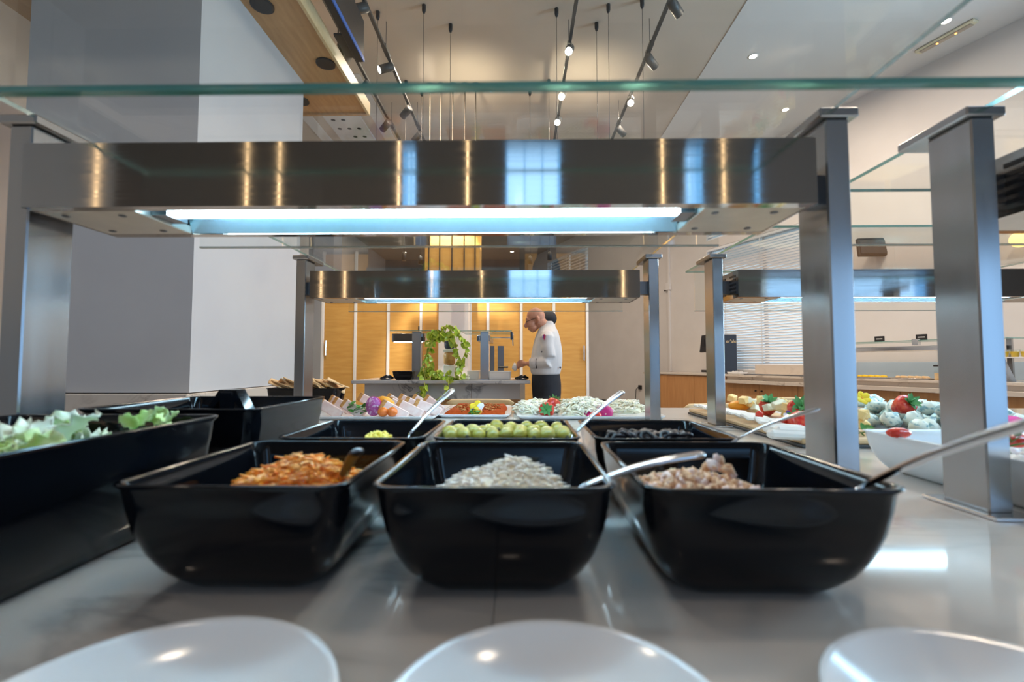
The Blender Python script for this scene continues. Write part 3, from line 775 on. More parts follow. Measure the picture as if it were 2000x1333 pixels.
spoon('steel spoon handle leaning over the right rim of the middle front bowl', at(1142, 949, .40), at(1366, 889, .425), .0058, .0068, into=(-.7, .5, -.5))
spoon('large steel spoon handle rising out of the tuna bowl toward the right edge', at(1690, 948, .392), at(2070, 812, .245), .0062, .0075, into=(-.5, .6, -.55))
spoon('steel spoon standing in the sweetcorn bowl', at(800, 850, .665), at(882, 764, .74), .0038, .0050, into=(-.4, -.1, -.8), flat=.7)
spoon('steel spoon standing in the green olive bowl', at(1122, 848, .655), at(1213, 768, .68), .0055, .0068, into=(-.6, .1, -.6))
spoon('steel spoon resting on the black olive bowl', at(1442, 857, .588), at(1592, 802, .55), .0034, .0042, into=(-.8, .3, -.3), flat=.6)
spoon('short dark spoon handle buried in the shredded carrot', at(668, 938, .47), at(697, 884, .455), .007, .008, into=(-.2, .3, -.8), m='steel_d')
tg = thing('serving_tongs', 'black arched tongs lying across the rear large black bowl', 'tongs', at(452, 790, .80))
mb = MB()
mb.prism([(-.040, -.018), (-.012, .026), (.016, .026), (.042, -.022), (.034, -.022), (.012, .012), (-.008, .012), (-.032, -.018)], -.016, .012)
mb.build('arched_grip', M['black'], tg)
MB().box(-.012, .014, -.018, -.010, -.03, .024, bev=.003).build('front_plate', M['black'], tg)
MB().tube([(-.038, 0, -.018), (-.06, .02, -.03), (-.09, .05, -.04)], .004, 8).build('arm', M['steel_s'], tg)
MB().tube([(.04, 0, -.022), (.055, .02, -.034), (.06, .05, -.045)], .004, 8).build('arm', M['steel_s'], tg)
flakes('mixed_leftovers', [M['crust'], M['straw'], M['carrot']], -.51, .775, .10, .09, T + .02, .06, 160, .009, 'reddish beans and vegetables in the rear large black bowl', 15)

# ------------------------------------------------------------------ food platters on the far half of the counter
def platter(name, label, x0, x1, y0, y1, m='white_c', h=.012, cat='platter'):
    w_, d_ = x1 - x0, y1 - y0
    rs = [rrect(w_ / 2 - .014, d_ / 2 - .014, .02, 0), rrect(w_ / 2, d_ / 2, .03, h), rrect(w_ / 2 - .002, d_ / 2 - .002, .03, h + .001), rrect(w_ / 2 - .018, d_ / 2 - .018, .02, .005)]
    o = MB().rings(rs).build(name, M[m], None, ((x0 + x1) / 2, (y0 + y1) / 2, T + .0005))
    return tag(o, label, cat, 'platters')
platter('meat_platter', 'white platter of roast meat slices left of centre', -.74, -.28, 1.54, 1.97)
platter('spread_platter', 'white platter with red spread in the centre', -.29, -.03, 1.60, 1.97)
platter('cheese_platter', 'white platter with cheese shavings and strawberries right of centre', -.01, .50, 1.56, 1.97)
sl = MB().box(-.05, .05, -.007, .007, -.018, .018, bev=.003).mesh('meat_slice', M['terr'])
cr = MB().box(-.053, -.034, -.0078, .0078, -.0186, .0186, bev=.004).mesh('browned_crust', M['crust'])
ms = [(645, 807, 1.62), (672, 803, 1.70), (690, 808, 1.62), (662, 794, 1.84), (780, 800, 1.70), (800, 808, 1.62), (815, 800, 1.72), (775, 790, 1.86), (800, 790, 1.88), (826, 793, 1.84), (848, 797, 1.78), (836, 806, 1.66), (770, 813, 1.57), (722, 788, 1.92)]
ms.sort(key=lambda q: (q[2] > 1.67, q[0]))
for mi_, (px, py, Y) in enumerate(ms):
    p = at(px, py, Y); p.z = max(p.z, T + .03)
    t = obj('meat_slice', sl, None, p, (rnd.uniform(-.5, -.3), R(24) + rnd.uniform(-.1, .1), R(-18) + rnd.uniform(-.25, .25)))
    tag(t, 'pale roast meat slice with browned crust, %s row, %s from the left' % (('front', 'rear')[Y > 1.67], ordw(mi_ if Y < 1.67 else mi_ - sum(q[2] < 1.67 for q in ms))), 'meat slice', 'roast meat slices')
    obj('browned_crust', cr, t)
def orb(name, label, cat, p, rx, ry, rz, m, rot=(0, 0, 0), group=None, stem=None):
    t = obj(name, MB().ell((0, 0, 0), rx, ry, rz, 18, 12).mesh(name, M[m]), None, p, rot); tag(t, label, cat, group)
    return t
dfp = at(729, 794, 1.575)
t = thing('dragon_fruit_half', 'cut half dragon fruit with purple flesh on the meat platter', 'dragon fruit', dfp, (0, 0, R(-15)))
hs = MB(); rs = []
for k in range(7):
    a = PI / 2 * k / 6; rs.append([Vector((.030 * math.cos(a) * math.cos(b), .026 * math.sin(a) + 0, .034 * math.cos(a) * math.sin(b))) for b in [2 * PI * j / 20 for j in range(20)]])
hs.rings(rs).build('skin', M['pitaya_s'], t)
MB().rings([[Vector((.028 * math.cos(b), y, .032 * math.sin(b))) for b in [2 * PI * j / 20 for j in range(20)]] for y in (0, -.003)]).build('flesh', M['pitaya'], t)
for (px, py, Y, l) in ((748, 805, 1.535, 'left of the pair'), (766, 805, 1.54, 'right of the pair')):
    t = orb('orange_tomato', 'glossy orange tomato, %s by the dragon fruit' % l, 'tomato', at(px, py, Y), .018, .018, .016, 'tom_o', group='orange tomatoes')
    MB().lathe([(.002, .0), (.0015, .005)], (0, 0, .015), 6).build('stem_end', M['leaf_d'], t)
t = thing('orange_pepper', 'small orange pepper lying above the orange tomatoes', 'pepper', at(754, 788, 1.60), (0, R(25), 0))
MB().tube([(-.035, 0, 0), (-.02, 0, .004), (0, 0, .006), (.02, 0, .003), (.034, 0, -.002)], [.006, .014, .016, .014, .004], 14).build('pepper_body', M['orange'], t)
MB().tube([(.034, 0, -.002), (.044, 0, .002)], .0025, 6).build('stem', M['leaf_d'], t)
fl5 = lambda m1, m2: None
def leafmesh(name, L_, W_, m, fold=.2, tipdrop=.25, th=.0005):
    pts = []; n = 7
    outline = [(0, 0), (.08, .30), (.25, .48), (.5, .46), (.75, .28), (.92, .1), (1, 0)]
    up = []
    for (u, wv) in outline:
        z = -tipdrop * L_ * u * u
        for s_ in (-1, 0, 1): up.append(Vector((u * L_, s_ * wv * W_, z + abs(s_) * wv * W_ * fold)))
    dn = [p - Vector((0, 0, th)) for p in up]; N0 = len(up); fs = []
    for i in range(len(outline) - 1):
        for j in range(2):
            a = i * 3 + j; q = (a, a + 1, a + 4, a + 3); fs.append(q); fs.append(tuple(x + N0 for x in reversed(q)))
    return MB().add(up + dn, fs, 0, True).mesh(name, m)
herb = leafmesh('leaflet', .018, .012, M['leaf_d'])
def sprig(label, p, n=12, s=1, me=None, seed=0):
    r = random.Random(seed); t = thing('herb_sprig', label, 'herb', p, group='garnish herbs')
    MB().tube([(-.02 * s, 0, 0), (0, 0, .004 * s), (.02 * s, 0, .006 * s)], .0012, 5).build('stem', M['leaf_d'], t)
    for i in range(n):
        o = obj('leaflet', me or herb, t, ((r.uniform(-.022, .022)) * s, r.uniform(-.01, .01) * s, r.uniform(-.004, .018) * s), (r.uniform(-.8, .8), r.uniform(-1.2, .2), r.uniform(0, 6.28)))
        o.scale = (s, s, s)
sprig('dark green parsley beside the dragon fruit', at(700, 803, 1.60), 18, 1.3, seed=1)
sprig('green leaves in front of the red spread', at(925, 811, 1.63), 12, 1.0, seed=2)
sprig('green leaf on the rear of the meat platter', at(765, 793, 1.8), 7, .7, seed=3)
sprig('green leaves by the yellow flowers right of centre', at(1168, 803, 1.68), 10, 1.2, seed=4)
sprig('green leaf at the front corner of the cheese board', at(1686, 849, 1.12), 8, 1.2, seed=5)
pet = {k: MB().ell((.007, 0, 0), .008, .0065, .0012, 10, 6).mesh('petal', M[k]) for k in ('yellow', 'violet', 'petal_w', 'magenta', 'orange')}
def flower(label, p, cols_, s=1.0, face=-.9):
    t = thing('edible_flower', label, 'flower', p, (face, 0, rnd.uniform(-.4, .4)), group='edible flowers'); t.scale = (s, s, s)
    for k, c in enumerate(cols_):
        obj('petal', pet[c], t, (0, 0, .0006 * k), (0, -.25, 2 * PI * k / len(cols_) + PI / 2))
    MB().ell((0, 0, .002), .003, .003, .002, 8, 5).build('flower_eye', M['orange'], t)
flower('viola with yellow, white and violet petals on the red spread', at(932, 798, 1.66), ['yellow', 'yellow', 'violet', 'petal_w', 'petal_w'], 2.0, 1.1)
flower('yellow flower petal cluster under the viola', at(930, 806, 1.64), ['yellow', 'yellow', 'yellow', 'orange'], 1.5, 1.1)
flower('small yellow flower on the meat slices', at(805, 792, 1.76), ['yellow'] * 5, .8, 1.0)
flower('magenta flower right of the strawberries', at(1137, 806, 1.66), ['magenta'] * 6, 1.3, 1.1)
flower('second magenta flower, lower', at(1146, 811, 1.62), ['magenta'] * 6, 1.1, .9)
flower('yellow flower near the pitaya wedge', at(1160, 797, 1.75), ['yellow'] * 6, 1.3, 1.0)
flower('orange flower beside the second strawberry', at(1120, 789, 1.82), ['orange'] * 5, 1.2, 1.1)
flower('yellow flower on the blue cheese', at(1683, 779, 1.40), ['yellow'] * 6, 1.5, 1.1)
flower('small violet flower on the cheese board', at(1540, 812, 1.30), ['violet', 'petal_w', 'violet', 'magenta'], 1.0, 1.0)
# red spread
a0 = at(925, 806, 1.78)
mb = MB(); n_ = 16; g = []
for i in range(n_):
    for j in range(n_):
        x = -.27 + .22 * i / (n_ - 1); y = 1.64 + .34 * j / (n_ - 1); e = min(i, j, n_ - 1 - i, n_ - 1 - j)
        g.append(Vector((x + rnd.uniform(-.003, .003), y, T + .007 + (.011 if e > 0 else 0) + rnd.uniform(0, .004) * (e > 0))))
fs = [(i * n_ + j, i * n_ + j + 1, (i + 1) * n_ + j + 1, (i + 1) * n_ + j) for i in range(n_ - 1) for j in range(n_ - 1)]
o = MB().add(g, fs, 0, True).build('red_spread', M['chorizo']); tag(o, 'orange red minced spread in a flat rectangle on the centre platter', 'food', kind='stuff')
shreds('spread_strands', [M['chorizo'], M['crust']], -.16, 1.80, .10, .155, T + .016, .009, 420, .022, .0016, 'minced strands over the red spread', seed=21)
# grated cheese heaps
shreds('cheese_shavings', [M['shav'], M['shav2']], .065, 1.80, .085, .12, T + .008, .040, 300, .04, .0042, 'left heap of pale yellow cheese shavings on the right centre platter', seed=22)
shreds('cheese_shavings', [M['shav'], M['shav2']], .24, 1.74, .10, .13, T + .010, .050, 380, .04, .0042, 'larger heap of white cheese shavings behind the olive spoon', seed=23)
# strawberries
sb = MB().lathe([(.001, -.024), (.007, -.019), (.014, -.006), (.017, .005), (.014, .012), (.004, .014)], n=16).mesh('berry', M['straw'])
cxm = leafmesh('sepal', .017, .009, M['calyx'], .25, -.15)
def strawberry(label, p, rot, s=1.0):
    t = thing('strawberry', label, 'strawberry', p, rot, group='strawberries'); t.scale = (s, s, s)
    obj('berry', sb, t)
    for k in range(8): obj('sepal', cxm, t, (0, 0, .0135), (0, -.25 - .25 * (k % 2), 2 * PI * k / 8))
    MB().tube([(0, 0, .013), (0, .002, .024)], .0012, 6).build('stem', M['calyx'], t)
strawberry('strawberry lying with its calyx toward the viewer, right of the centre platter', at(1068, 802, 1.68), (R(75), R(-30), 0), 1.7)
strawberry('upright red strawberry behind the calyx one', at(1080, 792, 1.76), (R(-30), R(20), 0), 1.6)
strawberry('strawberry leaning beside the orange flower', at(1129, 795, 1.78), (R(40), R(-50), 0), 1.5)
strawberry('strawberry with big calyx at the rear of the cheese board', at(1500, 795, 1.52), (R(35), R(-10), 0), 1.7)
strawberry('strawberry at the cheese board beside the near post', at(1561, 803, 1.32), (R(50), R(-20), 0), 1.9)
strawberry('large strawberry on the blue cheese, calyx facing the viewer', at(1765, 792, 1.30), (R(62), R(15), 0), 1.6)
strawberry('half hidden strawberry beyond the black olive spoon', at(1563, 826, 1.18), (R(-60), R(20), 0), 1.6)
# red fruit wedge right of centre
t = thing('red_plum_wedge', 'dark red plum wedge behind the olive spoon', 'fruit', at(1180, 806, 1.64))
MB().ell((0, 0, 0), .032, .02, .026, 18, 12).build('fruit_body', M['pitaya_s'], t)
orb('red_plum', 'dark red plum slice beside the plum wedge', 'fruit', at(1163, 812, 1.60), .022, .014, .014, 'tom_r')

# cheese board right
bd = thing('cheese_board', 'bamboo board on slate feet with yellow and white cheeses, right of the far posts', 'board', (.765, 1.41, T))
MB().box(-.125, .125, -.35, .35, .008, .020, bev=.003).build('board', M['wood_b'], bd)
MB().box(-.128, .128, -.353, .353, .0005, .0078, bev=.002).build('slate_base', M['slate'], bd)
rr_ = random.Random(3)
wsl = MB().box(-.055, .055, -.012, .012, -.0045, .0045, bev=.004).mesh('white_cheese_slice', M['ch_w'])
for i in range(17):
    y = 1.72 - i * .038
    tag(obj('white_cheese_slice', wsl, None, (.695 + rr_.uniform(-.008, .008), y, T + .030 + (i % 2) * .003), (R(18), R(6), R(20) + rr_.uniform(-.2, .2))), 'white cheese slice overlapping along the board edge, %s from the back' % ordw(i), 'cheese', 'white cheese slices')
cub = [MB().box(-.014, .014, -.012, .012, -.011, .011, bev=.002).mesh('cheese_cube', M['ch_y']), MB().box(-.02, .02, -.01, .01, -.01, .01, bev=.002).mesh('cheese_cube', M['cream'])]
for i in range(52):
    x = rr_.uniform(.765, .870); y = rr_.uniform(1.15, 1.72); z = T + .034 + rr_.choice((0, .018, .03)) * (1 if .775 < x < .86 else .3)
    tag(obj('cheese_cube', cub[rr_.random() < .3], None, (x, y, z), (rr_.uniform(-.5, .5), rr_.uniform(-.5, .5), rr_.uniform(0, 3))), 'yellow cheese cube heaped on the bamboo board', 'cheese', 'yellow cheese cubes')
orb('orange_half', 'orange half at the rear left of the cheese board', 'orange', at(1443, 793, 1.66), .036, .03, .018, 'orange')
orb('cherry_tomato', 'red cherry tomato among the yellow cheese cubes', 'tomato', at(1483, 811, 1.36), .011, .011, .012, 'tom_r')
orb('cherry_tomato', 'red tomato beside the violet flower', 'tomato', at(1530, 822, 1.22), .014, .011, .010, 'tom_r')
for i, (px, py, Y) in enumerate(((1530, 838, 1.12), (1552, 843, 1.08), (1540, 850, 1.07))):
    tag(obj('cheese_stick', MB().box(-.05, .05, -.012, .012, -.010, .010, bev=.006).mesh('cheese_stick', M['ch_w']), None, at(px, py, Y), (0, R(4), R(8))), 'thick white cheese stick at the front of the board, %s from the back' % ordw(i), 'cheese', 'white cheese sticks')
# blue cheese board
bd = thing('slate_board', 'slate board heaped with blue cheese between the two near right posts', 'board', (1.13, 1.38, T))
MB().box(-.21, .21, -.26, .26, .0005, .010, bev=.002).build('slab', M['slate'], bd)
bl = []
for k in range(3):
    m_ = MB().ell((0, 0, 0), .030, .023, .020, 7, 5, 0, None, .24); bl.append(m_.mesh('blue_cheese_piece', M['ch_b']))
for i in range(64):
    x = rr_.uniform(.96, 1.31); y = rr_.uniform(1.16, 1.58); z = T + .032 + .034 * (1 - ((x - 1.13) / .22) ** 2) * rr_.choice((0, .5, 1))
    tag(obj('blue_cheese_piece', bl[i % 3], None, (x, y, z), (rr_.uniform(-.6, .6), rr_.uniform(-.6, .6), rr_.uniform(0, 3))), 'broken piece of blue veined cheese on the slate board', 'cheese', 'blue cheese pieces')
# garnish in white pan
for i, (px, py, Y, m_) in enumerate(((1755, 846, .80, 'tom_r'), (1975, 853, .70, 'tom_r'), (1985, 862, .64, 'tom_r'))):
    orb('tomato_wedge', 'red tomato wedge in the white pan, %s' % ('left, near the pan rim', 'right of the near right post, rear', 'right of the near right post, front')[i], 'tomato', at(px, py, Y), .02, .012, .009, m_)
sprig('green leaves in the white pan at the right edge', at(1990, 873, .62), 8, .8, seed=8)
sprig('yellow green leaf in the white pan by the near right post', at(1947, 873, .64), 6, .8, leafmesh('leaflet', .02, .012, M['lettuce']), seed=9)
orb('magenta_radish_slice', 'magenta root slice behind the large spoon', 'vegetable', at(1955, 818, 1.1), .05, .02, .004, 'magenta', (R(20), 0, 0))

# bread bowl at far left
bb = bowl('bread_bowl', 'black bowl of crispbread behind the far left post', -.92, 1.93, 2.06, .30, .085, group=G, taper=.02)
bs = MB().box(-.045, .045, -.035, .035, -.003, .003, bev=.003).mesh('crispbread_slice', M['bread'])
for i in range(16):
    tag(obj('crispbread_slice', bs, None, (-1.04 + i * .017, 1.995 + rr_.uniform(-.02, .02), T + .092 + rr_.uniform(-.006, .012)), (rr_.uniform(-.5, .5), rr_.uniform(.3, .8), rr_.uniform(-.5, .5))), 'golden crispbread slice in the far left black bowl, %s from the left' % ordw(i), 'bread', 'crispbread slices')

# ------------------------------------------------------------------ chairs behind the counter
def chair(loc, label):
    t = thing('dining_chair', label, 'chair', loc, group='pale wood dining chairs')
    mb = MB(); pts = []
    hwid, h0, h1 = .26, .778, .832
    def rail(z, inset): return [Vector((hwid * (-1 + 2 * k / 12) * inset, .045 * (1 - (-1 + 2 * k / 12) ** 2) * 1.0, z)) for k in range(13)]
    rs = []
    sec = [(-.011, h0 + .01), (0, h0), (.011, h0 + .01), (.011, h1 - .01), (0, h1), (-.011, h1 - .01)]
    for k in range(15):
        u = -1 + 2 * k / 14; e = math.sqrt(max(0, 1 - max(0, (abs(u) - .93) / .07) ** 2)) if abs(u) > .93 else 1; e = max(e, .15)
        zm = (h0 + h1) / 2
        rs.append([Vector((hwid * u, .05 * (1 - u * u) + dx, zm + (z - zm) * e)) for (dx, z) in sec])
    mb.rings(rs).build('backrest', M['wood_chair'], t)
    MB().rings([rrect(.23, .22, .06, .435), rrect(.235, .225, .06, .445), rrect(.23, .22, .06, .465)]).build('seat', M['wood_chair'], t, (0, -.20, 0))
    for (x, y) in ((-.20, -.38), (.20, -.38)):
        MB().tube([(x, y, .44), (x * 1.1, y, 0)], [.018, .012], 10).build('leg', M['wood_chair'], t)
    for x in (-.20, .20):
        MB().tube([(x * 1.05, .06, 0), (x, 0, .44), (x, .012, .79)], [.012, .018, .013], 10).build('leg', M['wood_chair'], t)
    return t
proto = None
names = ['third chair from the left, behind the meat platter', 'chair behind the red spread platter', 'chair behind the strawberry platter, below the chef', 'pale chair left of the cheese board', 'pale chair at the rear right of the cheese board', 'pale chair behind the blue cheese']
for i, (px, py) in enumerate(((776, 787), (938, 788), (1091, 788), (1408, 796), (1530, 796), (1700, 797))):
    p = at(px, py, 3.55 if i < 3 else (3.2, 3.75, 3.3)[i - 3])
    p.z = 0
    lab = 'pale beech dining chair, ' + ('behind the meat platter at the left', 'behind the red spread platter', 'behind the strawberries below the chef', 'left of the cheese board', 'at the rear right of the cheese board', 'behind the blue cheese')[i]
    if proto is None: proto = chair(p, lab)
    else: copytree(proto, p, (0, 0, 0 if i < 3 else R(6)), lab)

# ------------------------------------------------------------------ far island
IY = 5.03
isl = thing('marble_island', 'grey marble serving island with overhanging top beside the chef', 'island', (0, 0, 0))
a = at(686, 745, IY); b = at(1036, 745, IY)
MB().box(a.x, b.x, IY, IY + .9, T - .036, T, bev=.004).build('top_slab', M['marble_g'], isl)
c_ = at(712, 760, IY + .12); d_ = at(1015, 760, IY + .12); mid = at(921, 760, IY + .12)
MB().box(c_.x, mid.x - .002, IY + .12, IY + .14, T - .215, T - .037).build('apron_panel', M['marble_g'], isl)
MB().box(mid.x + .002, d_.x, IY + .12, IY + .14, T - .215, T - .037).build('apron_panel', M['marble_g'], isl)
MB().box(c_.x, d_.x, IY + .18, IY + .82, .0, T - .037).build('body', M['wood_o'], isl)
MB().box(d_.x + .001, d_.x + .06, IY + .16, IY + .82, 0, T - .037).build('end_panel', M['steel_v'], isl)
# island gantry (seen from its end)
ig = thing('island_gantry', 'small steel gantry with two posts, glass shelves and lamp heads on the far island', 'food gantry', (0, 0, 0))
for (x0, x1, Y) in ((804, 821, 5.25), (938, 954, 5.2)):
    p, q = at(x0, 740, Y), at(x1, 740, Y); tp = at(x0, 648, Y)
    MB().box(p.x, q.x, Y, Y + .06, T + .004, tp.z, bev=.002).build('post', M['steel_v'], ig)
    MB().box(p.x - .02, q.x + .02, Y - .02, Y + .08, T, T + .005).build('base_plate', M['steel_s'], ig)
for (x0, x1, Y) in ((972, 984, 5.6), (957, 965, 5.5)):
    p, q = at(x0, 730, Y), at(x1, 730, Y); tp = at(x0, 676, Y)
    MB().box(p.x, q.x, Y, Y + .06, T + .001, tp.z).build('post', M['steel_d'], ig)
p, q = at(766, 648, 5.2), at(852, 648, 5.2)
MB().box(p.x, q.x, 5.1, 5.7, p.z, p.z + .008, side=1).build('glass_shelf', [M['glass'], M['green_edge']], ig)
p2_, q2_ = at(899, 648, 5.15), at(1000, 648, 5.15)
MB().box(p2_.x, q2_.x, 5.1, 5.7, p2_.z, p2_.z + .008, side=1).build('glass_shelf', [M['glass'], M['green_edge']], ig)
p, q = at(765, 652, 5.3), at(829, 668, 5.3)
MB().box(p.x, q.x, 5.31, 5.45, q.z, p.z, bev=.004).build('lamp_head', M['steel_h'], ig)
MB().box(p.x + .02, q.x - .05, 5.32, 5.44, q.z - .004, q.z - .001).build('lamp_diffuser', M['tube'], ig)
p, q = at(805, 656, 5.2), at(829, 668, 5.2)
for k in range(5): MB().box(p.x + k * .028, p.x + k * .028 + .012, 5.305, 5.309, q.z + .01, p.z - .01).build('vent_slot', M['plastic'], ig)
p, q = at(933, 656, 5.4), at(958, 668, 5.4)
MB().box(p.x, q.x, 5.3, 6.0, q.z, p.z, bev=.004).build('lamp_head', M['steel_v'], ig)
for k in range(5): MB().box(p.x + .008 + k * .028, p.x + k * .028 + .018, 5.296, 5.3, q.z + .01, p.z - .01).build('vent_slot', M['plastic'], ig)
for py in (648, 660):
    p, q = at(958, py, 5.15), at(996, py, 5.15)
    MB().tube([p, q, q + Vector((.03, 0, -.02)), q + Vector((.035, 0, -.09))], .007, 8).build('support_arm', M['steel_s'], ig)
p = at(999, 652, 5.15)
MB().box(p.x - .012, p.x + .012, 5.14, 5.17, p.z - .07, p.z + .02, bev=.004).build('clamp', M['navy'], ig)
p = at(818, 641, 5.25); MB().tube([p + Vector((0, 0, -.035)), p + Vector((0, 0, .02))], .008).build('clamp_knob', M['plastic'], ig)
# goods on the island
p = at(787, 741, 5.15)
bowl('island_bowl', 'small dark bowl on the far island left of the plant', p.x, 5.12, 5.30, .23, .098, group=G, taper=.03)
for i, (x0, x1, y, Y, h) in enumerate(((912, 936, 739, 5.28, .10), (953, 998, 739, 5.2, .095))):
    a, b = at(x0, y, Y), at(x1, y, Y)
    bowl('white_serving_pan', 'white pan on the far island %s' % ('between the plant and the second post', 'right of the second post')[i], (a.x + b.x) / 2, Y, Y + .3, b.x - a.x, h, 'white_c', group='white serving pans', taper=.008)
a = at(906, 741, 5.1)
stk = tag(MB().box(-.05, .05, -.05, .05, 0, .035, bev=.01).box(-.046, .046, -.045, .045, .0352, .06, bev=.01).build('napkin_stack', M['cream'], None, (a.x, 5.2, T + .0005)), 'folded cream napkins stacked beside the plant on the island', 'napkins')
for i, (px, lab) in enumerate(((752, 'left end of the far island'), (1018, 'right end of the far island, before the chef'))):
    p = at(px, 741, 5.12)
    t = thing('utensil_plate', 'small plate of black utensils at the ' + lab, 'plate', (p.x, 5.16, T + .0005), group='utensil plates')
    MB().lathe([(.001, .0), (.05, 0), (.09, .012), (.092, .014), (.05, .005), (.001, .004)], n=24).build('plate_dish', M['steel_s'], t)
    for k in range(4):
        MB().tube([(-.07 + k * .02, .02 - k * .02, .016), (-.02 + k * .02, 0, .04 + .01 * (k % 2)), (.05 + .01 * k, .02, .02)], .009, 8).build('utensil', M['plastic'], t)
p = at(1012, 722, 5.2)
t = thing('crumpled_paper', 'crumpled white paper held over the island by the chef', 'paper', at(1005, 717, 5.14))
mbx = MB()
mbx.ell((0, 0, 0), .026, .03, .04, 8, 6, 0, None, .3); mbx.build('paper_body', M['white'], t)
p = at(978, 716, 5.55)
tag(MB().box(-.06, .06, -.05, .05, 0, .02, bev=.006).build('flat_tray', M['plastic'], None, (p.x + .03, 5.62, p.z - .02)), 'flat black tray behind the white pans on the island', 'tray')

# plant tower with trailing pothos
p0 = at(872, 742, 5.2)
tw = thing('plant_stand', 'tiered stand of white blocks and amber jar carrying the trailing plant', 'stand', (p0.x, 5.42, T + .0005))
MB().box(-.065, .065, -.06, .06, 0, .165, bev=.006).build('white_block', M['white'], tw)
MB().lathe([(.05, .166), (.068, .19), (.07, .28), (.06, .312), (.05, .314)], n=24).build('amber_jar', M['tower'], tw)
MB().box(-.07, .07, -.06, .06, .3145, .355, bev=.006).build('white_block', M['white'], tw)
pl = thing('trailing_plant', 'lush yellow green pothos trailing over the island from a dark pot', 'plant', (p0.x, 5.42, T + .356))
MB().lathe([(.045, 0), (.06, .02), (.066, .085), (.062, .09), (.056, .08), (.002, .075)], n=24).build('pot', M['navy'], pl)
lf = [leafmesh('leaf', .072, .075, M['leaf'], .25, .35), leafmesh('leaf', .055, .055, M['leaf'], .15, .5)]
r = random.Random(5)
def W(px, py, Y=5.12): return at(px, py, Y) - Vector((p0.x, 5.42, T + .356))
vines = [
 [(872, 655), (850, 650), (838, 668), (832, 700), (828, 728), (832, 745), (825, 765), (828, 785)],
 [(868, 652), (862, 640), (880, 636), (895, 648), (905, 665), (912, 680), (905, 700), (898, 720)],
 [(880, 655), (890, 670), (893, 690), (898, 705), (905, 712), (900, 735)],
 [(865, 650), (845, 665), (836, 690), (842, 715), (825, 728), (835, 740)],
 [(860, 735), (850, 728), (868, 738), (880, 735), (890, 740), (896, 735)],
 [(875, 742), (876, 755), (868, 772), (855, 780), (842, 784), (832, 776), (826, 765), (830, 748)],
 [(870, 655), (856, 655), (846, 662), (840, 655), (850, 648)],
 [(840, 728), (850, 735), (862, 740), (874, 742)]]
for vi, vn in enumerate(vines):
    pts = []
    for k in range(len(vn) - 1):
        for s_ in range(5):
            f = s_ / 5; pts.append(W(vn[k][0] * (1 - f) + vn[k + 1][0] * f, vn[k][1] * (1 - f) + vn[k + 1][1] * f, (5.12 if vi not in (5,) else 4.98) + .03 * math.sin(k + vi)))
    pts.append(W(vn[-1][0], vn[-1][1]) if vi != 5 else pts[-1] + Vector((0, 0, .02)))
    MB().tube(pts, .006, 6).build('vine', M['stem'], pl)
    step = 2 if vi != 5 else 4
    for k in range(0, len(pts), step):
        for q in range(3 if vi not in (2,) else 2):
            o = obj('leaf', lf[r.random() < .4], pl, pts[k] + Vector((r.uniform(-.02, .02), r.uniform(-.04, .03), r.uniform(-.015, .015))), (r.uniform(-.9, .9) + .9, r.uniform(.2, 1.5), r.uniform(0, 6.28)))
            s_ = r.uniform(.7, 1.15); o.scale = (s_, s_, s_)
for i in range(46):
    px, py = r.uniform(824, 892), r.uniform(722, 742) if i % 2 else r.uniform(645, 662)
    if i % 2 == 0: px = r.uniform(845, 888)
    o = obj('leaf', lf[i % 2], pl, W(px, py, r.uniform(5.05, 5.2)), (r.uniform(-.9, .9) + .9, r.uniform(.0, 1.3), r.uniform(0, 6.28)))
    s_ = r.uniform(.7, 1.1); o.scale = (s_, s_, s_)

# ------------------------------------------------------------------ right wall counter and its goods
rc = bpy.data.objects.new('wall_counter', None); C.objects.link(rc); rc.matrix_world = RW
tag(rc, 'long orange wood cabinet run with marble top under the window blinds', 'counter')
MB().box(1.22, 10, -.95, -.02, T - .03, T, bev=.003).build('worktop', M['marble_w'], rc)
MB().box(3.3, 10, -.90, -.05, .80, T - .031).build('marble_fascia', M['marble_w'], rc)
MB().box(3.3, 10, -1.02, -.91, .785, .835, bev=.003).build('tray_rail', M['marble_w'], rc)
MB().box(1.24, 10, -.86, -.05, .08, .784).build('carcass', M['wood_o'], rc)
MB().box(1.24, 3.29, -.90, -.05, .785, T - .031).build('carcass', M['wood_o'], rc)
for i, s0 in enumerate([1.25, 1.9, 2.6] + [3.3 + k * .62 for k in range(9)]):
    s1 = [1.895, 2.595, 3.295][i] if i < 3 else s0 + .615
    d = MB().box(s0, s1, -.925, -.905 if i < 3 else -.865, .09, (T - .04) if i < 3 else .78, bev=.002).build('door', M['wood_o'], rc)
    if i >= 3:
        kx = s1 - .05 if i % 2 else s0 + .05
        MB().lathe([(.012, -.02), (.012, .001)], (0, 0, 0), 12, mx=Matrix.Translation((kx, -.926, .68)) @ Matrix.Rotation(-PI / 2, 4, 'X')).build('knob', M['plastic'], d)
MB().box(1.26, 9.9, -.8, -.05, 0, .079).build('plinth', M['plastic'], rc)
def rwthing(name, label, cat, s, t_, z=T, group=None, turn=0):
    o = thing(name, label, cat, (0, 0, 0), group=group)
    o.matrix_world = RW @ Matrix.Translation((s, t_, z)) @ Matrix.Rotation(turn, 4, 'Z'); return o
cm = rwthing('coffee_machine', 'dark navy coffee machine with tilted black screen on the wall counter', 'coffee machine', 2.62, -.50, turn=R(66.25))
MB().box(.02, .36, -.2, .2, .0, .70, bev=.012).build('machine_body', M['navy'], cm)
MB().box(-.14, .02, -.17, .17, .02, .06, bev=.004).build('drip_tray', M['plastic'], cm)
MB().box(-.05, .02, -.12, .12, .18, .52, bev=.006).build('brew_column', M['rod'], cm)
